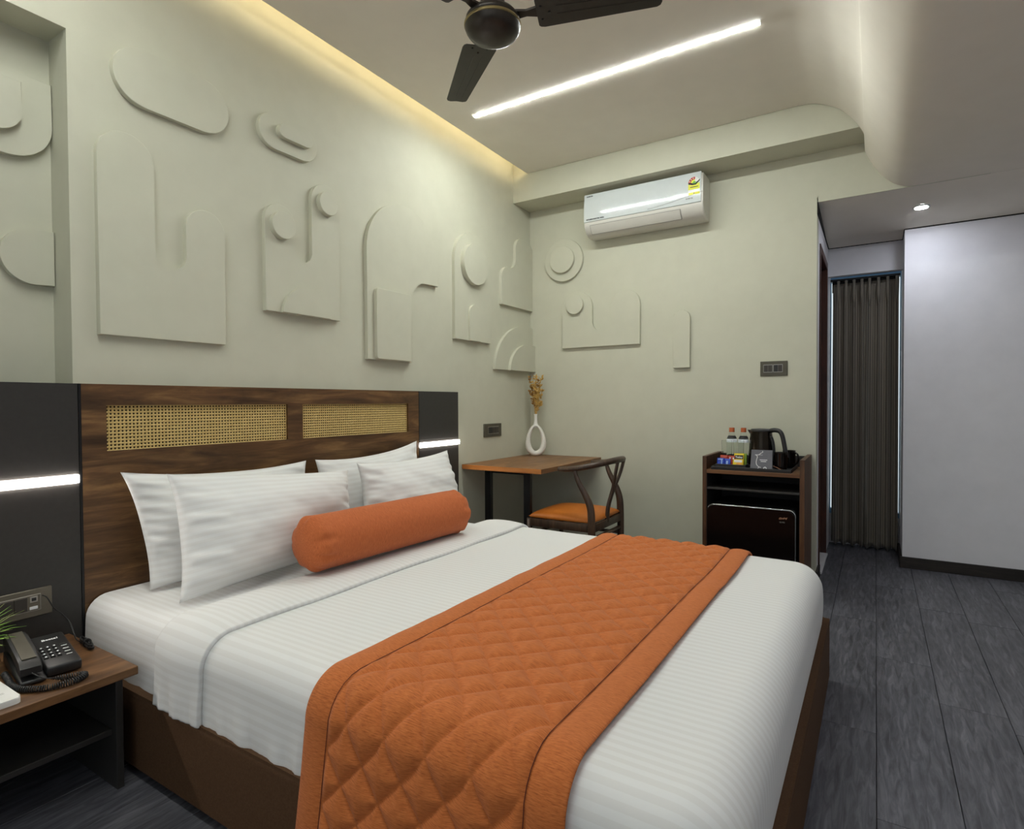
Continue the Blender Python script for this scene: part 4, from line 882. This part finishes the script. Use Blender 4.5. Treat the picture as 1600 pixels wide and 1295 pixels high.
def sachet(label, x, y, w, h, th, tilt, mat, prints, lab=None):
    t = thing('sachet', label, 'sachet', (x, y, SZ_), 'tea and coffee sachets on the small tray')
    U2, V2 = np.meshgrid(np.linspace(-1, 1, 12), np.linspace(-1, 1, 10), indexing='ij')
    pf = ((1 - U2 ** 4) * (1 - np.abs(V2) ** 3)) ** 0.6
    c_, s_ = math.cos(tilt), math.sin(tilt)
    def plc(uu, dd, ww): return np.stack([x + uu, y + dd * c_ + ww * s_, SZ_ + 0.001 + ww * c_ - dd * s_ + th * s_], -1)
    ww = (V2 + 1) / 2 * h
    m1 = gridmesh('a', plc(U2 * w / 2, -th / 2 * pf, ww), np.stack([U2, V2], -1)); m2 = gridmesh('b', plc(U2 * w / 2, th / 2 * pf, ww), np.stack([U2, V2], -1), True)
    bm = B(); bm.from_mesh(m1); bm.from_mesh(m2); bmesh.ops.remove_doubles(bm, verts=bm.verts, dist=1e-5); add('packet', bm, M[mat], t, True)
    V3 = Vector((0, s_, c_)); N3 = Vector((0, -c_, s_))
    for (u0, u1, w0, w1, mm) in prints:
        bm = B(); o_ = Vector((x, y, SZ_ + 0.001 + th * s_)) + N3 * (th / 2 + 0.0008)
        q = [bm.verts.new(o_ + Vector((u, 0, 0)) + V3 * w_) for u, w_ in ((u0, w0), (u1, w0), (u1, w1), (u0, w1))]; bm.faces.new(q)
        r_ = bmesh.ops.extrude_face_region(bm, geom=list(bm.faces)); bmesh.ops.translate(bm, vec=-N3 * 0.0008, verts=[g for g in r_['geom'] if isinstance(g, bmesh.types.BMVert)])
        add('print', bm, M[mm], t)
    if lab:
        o_ = Vector((x + lab[2], y, SZ_ + 0.001 + th * s_)) + N3 * (th / 2 + 0.0009) + V3 * lab[3]
        text('lettering', lab[0], lab[1], o_, (1, 0, 0), V3, M['inkw'], t, 0.0003, 0.0004)
sachet('dark blue sachet at the corner end of the small tray', 1.650, -0.386, 0.046, 0.055, 0.012, 0.25, 'blue', [(0.004, 0.010, 0.006, 0.044, 'bluel'), (-0.018, 0.014, 0.042, 0.047, 'bluel')])
sachet('second blue sachet, between the dark blue and yellow ones', 1.692, -0.386, 0.040, 0.052, 0.012, 0.25, 'blue', [(-0.006, 0.004, 0.004, 0.036, 'bluel')])
sachet('yellow sachet with an orange print at the front', 1.758, -0.390, 0.066, 0.050, 0.012, 0.28, 'yellow', [(-0.024, 0.024, 0.030, 0.045, 'marble'), (-0.01, 0.022, 0.008, 0.026, 'orangep')])
sachet('yellow sachet with white name on a black patch', 1.757, -0.350, 0.062, 0.086, 0.014, 0.12, 'yellow', [(-0.025, 0.025, 0.050, 0.074, 'ink')], ('Tetley', 0.017, -0.022, 0.056))
sachet('green sachet behind the yellow ones', 1.783, -0.334, 0.036, 0.086, 0.010, 0.10, 'green', [])
sachet('red sachet behind the blue and yellow ones', 1.715, -0.352, 0.050, 0.070, 0.012, 0.12, 'red', [(-0.016, -0.008, 0.05, 0.06, 'inkw'), (0.004, 0.012, 0.046, 0.058, 'inkw')])
sachet('dark red sachet behind the dark blue one', 1.664, -0.350, 0.050, 0.072, 0.012, 0.12, 'red', [])
def bottle(x, y, label):
    t = thing('water_bottle', label, 'bottle', (x, y, FZ), 'water bottles on the black tray')
    bm = B(); lathe(bm, [(0.028, 0.0004), (0.033, 0.006), (0.033, 0.05), (0.031, 0.055), (0.033, 0.06), (0.033, 0.15), (0.030, 0.175), (0.020, 0.205), (0.0155, 0.222), (0.0155, 0.232)], (x, y, FZ), 28); add('bottle_body', bm, M['water'], t, True)
    bm = B(); lathe(bm, [(0.0175, 0.226), (0.0175, 0.253), (0.016, 0.255)], (x, y, FZ), 20); add('cap', bm, M['cap'], t, 'auto')
    bm = B(); lathe(bm, [(0.034, 0.158), (0.0325, 0.178), (0.0318, 0.178), (0.0332, 0.158)], (x, y, FZ), 28, cap=False); add('label_band', bm, M['paper'], t, True)
    bm = B(); lathe(bm, [(0.0315, 0.183), (0.024, 0.199), (0.0232, 0.199), (0.0308, 0.183)], (x, y, FZ), 28, cap=False); add('refraction_band', bm, M['ink'], t, True)  # dark band painted for the refraction at the water line
bottle(1.684, -0.205, 'clear water bottle with orange cap farther from the kettle'); bottle(1.758, -0.205, 'clear water bottle with orange cap right beside the kettle')
def tumbler(x, y, label, gz=0.0):
    t = thing('glass_tumbler', label, 'glass', (x, y, FZ), 'glass tumblers before the water bottles')
    bm = B(); lathe(bm, [(0.0, 0.0004), (0.026, 0.0004), (0.030, 0.004), (0.034, 0.172), (0.0325, 0.172), (0.0285, 0.012), (0.0, 0.011)], (x, y, FZ), 28, cap=False); add('cup', bm, M['tumbler'], t, 'auto')
    bm = B(); tube(bm, [Vector((x + 0.0333 * math.cos(q), y + 0.0333 * math.sin(q), FZ + 0.172)) for q in [2 * PI * k_ / 24 for k_ in range(24)]], 0.0009, 5, closed=True); add('rim', bm, M['tumbler'], t, True)
tumbler(1.668, -0.280, 'glass tumbler before the bottle farther from the kettle'); tumbler(1.741, -0.280, 'glass tumbler before the bottle beside the kettle')
kt = thing('kettle', 'glossy black electric kettle on the black tray', 'kettle', (1.872, -0.235, FZ))
kc = (1.872, -0.235, FZ)
bm = B(); lathe(bm, [(0.078, 0.0004), (0.080, 0.004), (0.080, 0.016), (0.074, 0.02)], kc, 36); add('power_base', bm, M['black'], kt, 'auto')
bm = B(); lathe(bm, [(0.079, 0.0205), (0.080, 0.030), (0.076, 0.10), (0.066, 0.225), (0.064, 0.236)], kc, 40); add('body', bm, M['steel_black'], kt, 'auto')
bm = B(); lathe(bm, [(0.066, 0.2365), (0.066, 0.244), (0.060, 0.251), (0.02, 0.254)], kc, 40); lid = add('lid', bm, M['black'], kt, 'auto')
kdv = Vector((0.95, -0.31, 0)).normalized()
def kp(a, z, s=0.0): return Vector((kc[0], kc[1], FZ + z)) + kdv * a
bm = B(); tube(bm, catmull([kp(0.058, 0.240), kp(0.085, 0.246), kp(0.118, 0.240), kp(0.136, 0.215), kp(0.148, 0.165), kp(0.160, 0.10), kp(0.163, 0.075)], 6), lambda t: 0.0145 - 0.002 * t, 10, flat=1.15); add('handle', bm, M['black'], kt, True)
bm = B(); tube(bm, catmull([kp(0.064, 0.205), kp(0.078, 0.16), kp(0.084, 0.10), kp(0.086, 0.05)], 5), 0.010, 8, flat=1.4); add('handle_spine', bm, M['black'], kt, True)
sv_ = Vector((kc[0], kc[1], FZ)) - kdv * 0.058
bm = B(); q0 = [bm.verts.new(sv_ + p_) for p_ in (Vector((0.012, 0.026, 0.244)), Vector((-0.034, 0.010, 0.243)), Vector((0.0, -0.026, 0.244)), Vector((0.012, 0.020, 0.196)), Vector((-0.012, 0.004, 0.205)), Vector((0.004, -0.018, 0.196)))]
for f_ in ((0, 1, 2), (3, 5, 4), (0, 3, 4, 1), (1, 4, 5, 2), (2, 5, 3, 0)): bm.faces.new([q0[i] for i in f_])
add('spout', bm, M['black'], kt)
def mug(x, y, label, ha):
    t = thing('mug', label, 'mug', (x, y, FZ), 'black mugs beside the kettle')
    bm = B(); lathe(bm, [(0.0, 0.0004), (0.026, 0.0004), (0.034, 0.006), (0.037, 0.04), (0.0375, 0.105), (0.039, 0.112), (0.0372, 0.113), (0.0345, 0.10), (0.034, 0.02), (0.0, 0.012)], (x, y, FZ), 30, cap=False); add('cup', bm, M['gloss'], t, 'auto')
    d_ = Vector((math.cos(ha), math.sin(ha), 0)); o_ = Vector((x, y, FZ)); k2 = Vector((0, 0, 1))
    bm = B(); tube(bm, catmull([o_ + d_ * 0.034 + k2 * 0.098, o_ + d_ * 0.056 + k2 * 0.094, o_ + d_ * 0.066 + k2 * 0.066, o_ + d_ * 0.056 + k2 * 0.036, o_ + d_ * 0.035 + k2 * 0.024], 6), 0.006, 8); add('handle', bm, M['gloss'], t, True)
mug(2.004, -0.352, 'black mug standing close behind the grey card', 2.3); mug(2.030, -0.170, 'black mug standing behind the other mug by the cabinet side', -0.5)
# spoons / gold pattern sachets by the mug
sp2 = thing('teaspoon', 'small golden spoon lying before the black mugs', 'spoon', (2.0, -0.40, FZ))
bm = B(); tube(bm, catmull([(1.968, -0.408, FZ + 0.030), (1.988, -0.404, FZ + 0.022), (2.010, -0.400, FZ + 0.010)], 5), 0.0022, 6); add('handle', bm, M['copper'], sp2, True)
bm = B(); lathe(bm, [(0.001, 0.0005), (0.010, 0.003), (0.013, 0.007), (0.0115, 0.0065), (0.0, 0.003)], (2.020, -0.398, FZ), 16, cap=False); add('bowl', bm, M['copper'], sp2, True)
# tent card
tc = thing('tent_card', 'grey card with a white teapot outline leaning by the kettle', 'card', (1.90, -0.405, FZ))
cz0, cz1, cyb, cyt = FZ + 0.0005, FZ + 0.126, -0.418, -0.392
bm = B(); q = [bm.verts.new(p_) for p_ in ((1.836, cyb, cz0), (1.962, cyb, cz0), (1.962, cyt, cz1), (1.840, cyt, cz1))]; bm.faces.new(q)
r_ = bmesh.ops.extrude_face_region(bm, geom=list(bm.faces)); bmesh.ops.translate(bm, vec=(0, 0.0014, 0), verts=[g for g in r_['geom'] if isinstance(g, bmesh.types.BMVert)]); add('face', bm, M['cardgrey'], tc)
bm = B(); q = [bm.verts.new(p_) for p_ in ((1.838, -0.362, cz0), (1.960, -0.362, cz0), (1.961, cyt + 0.0016, cz1), (1.840, cyt + 0.0016, cz1))]; bm.faces.new(q)
r_ = bmesh.ops.extrude_face_region(bm, geom=list(bm.faces)); bmesh.ops.translate(bm, vec=(0, 0.0014, 0), verts=[g for g in r_['geom'] if isinstance(g, bmesh.types.BMVert)]); add('back_flap', bm, M['cardgrey'], tc)
CV = Vector((0, cyt - cyb, cz1 - cz0)).normalized(); CN = Vector((1, 0, 0)).cross(CV)
def card(u, w): return Vector((1.836, cyb, cz0)) + Vector((u, 0, 0)) + CV * w + CN * 0.0007
for path, r in (([(0.030, 0.098), (0.036, 0.092), (0.040, 0.084), (0.036, 0.066), (0.034, 0.050), (0.038, 0.034), (0.050, 0.022), (0.062, 0.018)], 0.0021), ([(0.026, 0.096), (0.048, 0.098), (0.060, 0.108), (0.070, 0.114), (0.068, 0.122)], 0.0018), ([(0.050, 0.022), (0.046, 0.008), (0.070, 0.006)], 0.0016), ([(0.046, 0.096), (0.070, 0.097)], 0.0009)):
    pp = [card(*p_) for p_ in path]; bm = B(); tube(bm, catmull(pp, 5), r, 6, flat=1.0); add('teapot_line', bm, M['inkw'], tc)
for k_, (u0, u1, w0) in enumerate(((0.054, 0.098, 0.064), (0.060, 0.092, 0.054))):
    bm = B(); q = [bm.verts.new(card(a, b)) for a, b in ((u0, w0), (u1, w0), (u1, w0 + 0.0042), (u0, w0 + 0.0042))]; bm.faces.new(q)
    r_ = bmesh.ops.extrude_face_region(bm, geom=list(bm.faces)); bmesh.ops.translate(bm, vec=-CN * 0.0006, verts=[g for g in r_['geom'] if isinstance(g, bmesh.types.BMVert)]); add('printed_line', bm, M['marble'], tc)
bm = B(); tube(bm, [card(0.086 + 0.0075 * math.cos(q), 0.013 + 0.0075 * math.sin(q)) for q in [2 * PI * k_ / 16 for k_ in range(16)]], 0.0034, 6, closed=True, up=CN); add('round_emblem', bm, M['inkw'], tc)

# ------------------------------------------------------------------ curtains
def curtain(label, x0, x1, seed, nf, zb, yb=1.205):
    t = thing('curtain', label, 'curtain', ((x0 + x1) / 2, 1.21, 0.0), 'striped curtains at the passage window')
    nu, nv = 150, 60; S, Z = np.meshgrid(np.linspace(0, 1, nu), np.linspace(0, 1, nv), indexing='ij')
    zt = 2.165; amp = 0.020 + 0.016 * (1 - Z) + 0.004 * np.sin(S * 17 + seed)
    ph2 = 2 * PI * nf * S + 0.7 * np.sin(3.1 * S + seed) + 0.35 * (1 - Z) * np.sin(5 * S + seed)
    pin = np.clip((Z - 0.93) / 0.07, 0, 1)
    yy = yb + amp * np.sin(ph2) * (1 - 0.55 * pin) + 0.006 * np.sin(2 * ph2 + 1) ; xx = x0 + (x1 - x0) * (S + 0.015 * np.sin(ph2 * 2) * (1 - pin)) + 0.012 * (S - 0.5) * (1 - Z)
    zz = zb + (zt - zb) * Z + 0.012 * np.sin(ph2) * np.clip(1 - Z * 3, 0, 1) * 0.6
    me = gridmesh('cloth', np.stack([xx, yy, zz], -1), np.stack([S * (x1 - x0) * 2.0, Z * 2.1], -1)); c_ = link('cloth', me, M['curtain'], t, True); solid(c_, 0.0015, 0)
    j0 = int(0.052 * (nv - 1)) ; bm = B(); tube(bm, [Vector((xx[i, j0], yy[i, j0] - 0.0022, zz[i, j0])) for i in range(0, nu, 2)], 0.0012, 4, cap=False); add('hem_seam', bm, M['greyline'], t)
    # pleats pinched at the head
    for k_ in range(nf):
        i = min(nu - 1, int(((k_ + 0.75) / nf) * nu)); p_ = Vector((xx[i, -1], yy[i, -1] - 0.006, zt))
        bm = B(); tube(bm, [p_ + Vector((0, 0, 0.02)), p_ + Vector((0, -0.006, -0.02)), p_ + Vector((0, -0.010, -0.09)), p_ + Vector((0, 0.0, -0.20))], [0.011, 0.009, 0.012, 0.004], 8); add('pinch_pleat', bm, M['curtain'], t, True)
curtain('striped grey curtain nearest the brown door', 2.196, 2.415, 0.4, 4, 0.030); curtain('striped grey curtain nearest the pale grey wall', 2.409, 2.652, 2.0, 4, 0.022)
cr = thing('curtain_rail', 'dark curtain rail under the pelmet beam', 'curtain rail', (2.42, 1.22, 2.16))
add('track', bx(2.178, 2.660, 1.19, 1.23, 2.186, 2.2045, 0.002, 1), M['frame'], cr); add('rail_shadow_strip', bx(2.19, 2.652, 1.224, 1.229, 2.10, 2.186), M['lining'], cr)  # dark strip under the track is the rail's shadow put into colour

# ------------------------------------------------------------------ ceiling fan
HXY = Vector((1.307, -2.50, 0)); FZB = 2.600
fn = thing('ceiling_fan', 'dark bronze three bladed ceiling fan', 'ceiling fan', (HXY.x, HXY.y, FZB))
bm = B(); lathe(bm, [(0.0, -0.072), (0.04, -0.0705), (0.068, -0.0645), (0.088, -0.055), (0.098, -0.041), (0.102, -0.028)], (HXY.x, HXY.y, FZB), 40, cap=False); add('motor_dome', bm, M['fan'], fn, True)
bm = B(); lathe(bm, [(0.102, -0.0275), (0.1045, -0.025), (0.1045, -0.019), (0.102, -0.016)], (HXY.x, HXY.y, FZB), 40); add('motor_ring', bm, M['brass'], fn, 'auto')
bm = B(); lathe(bm, [(0.101, -0.0155), (0.098, 0.002), (0.088, 0.014), (0.055, 0.020), (0.047, 0.045), (0.040, 0.10), (0.032, 0.13), (0.018, 0.135)], (HXY.x, HXY.y, FZB), 36); add('motor_cover', bm, M['fan'], fn, True)
bm = B(); lathe(bm, [(0.0125, 0.130), (0.0125, 0.40)], (HXY.x, HXY.y, FZB), 16); add('down_rod', bm, M['fan'], fn, True)
bm = B(); lathe(bm, [(0.02, 0.33), (0.055, 0.37), (0.065, 0.4295)], (HXY.x, HXY.y, FZB), 28); add('canopy', bm, M['fan'], fn, True)
for k_ in range(3):
    a_b = math.radians(140.4 + 120 * k_); d_ = Vector((math.cos(a_b), math.sin(a_b), 0)); n_2 = Vector((-d_.y, d_.x, 0))
    def fp_(r, w, z=0.0): return HXY + d_ * r + n_2 * w + Vector((0, 0, FZB + z - 0.10 * w))
    out_ = [(0.163, -0.058), (0.163, 0.058), (0.170, 0.066), (0.185, 0.069), (0.585, 0.047), (0.597, 0.040), (0.602, 0.026), (0.598, 0.0), (0.603, -0.030), (0.598, -0.044), (0.588, -0.048), (0.185, -0.069), (0.170, -0.066)]
    bm = B(); lo_ = [bm.verts.new(fp_(r, w, 0.0)) for r, w in out_]; hi_2 = [bm.verts.new(fp_(r, w, 0.004)) for r, w in out_]
    bm.faces.new(lo_[::-1]); bm.faces.new(hi_2)
    for i in range(len(out_)): bm.faces.new((lo_[i], lo_[(i + 1) % len(out_)], hi_2[(i + 1) % len(out_)], hi_2[i]))
    bl_ = add('blade', bm, M['fanblade'], fn)
    bm = B(); 
    for w_ in (-0.025, 0.012): tube(bm, [fp_(0.235, w_, -0.0004), fp_(0.56, w_ * 0.75, -0.0004)], 0.0012, 4)
    add('pressed_ridge', bm, M['fanblade'], bl_, kind='stuff')
    for r_b, w_b in ((0.18, -0.03), (0.18, 0.03), (0.208, 0.0)):
        bm = B(); c_ = fp_(r_b, w_b, -0.0032); lathe(bm, [(0.003, -0.001), (0.0045, 0.0), (0.0045, 0.003)], c_, 10); add('screw', bm, M['black'], bl_)
    bm = B(); pts_ = [(0.088, 0.02), (0.125, 0.013), (0.165, 0.022), (0.22, 0.024), (0.22, -0.024), (0.165, -0.022), (0.125, -0.013), (0.088, -0.02)]
    lo_ = [bm.verts.new(fp_(r, w, 0.0045)) for r, w in pts_]; hi_2 = [bm.verts.new(fp_(r, w, 0.012)) for r, w in pts_]; bm.faces.new(lo_[::-1]); bm.faces.new(hi_2)
    for i in range(8): bm.faces.new((lo_[i], lo_[(i + 1) % 8], hi_2[(i + 1) % 8], hi_2[i]))
    add('blade_bracket', bm, M['fan'], fn)
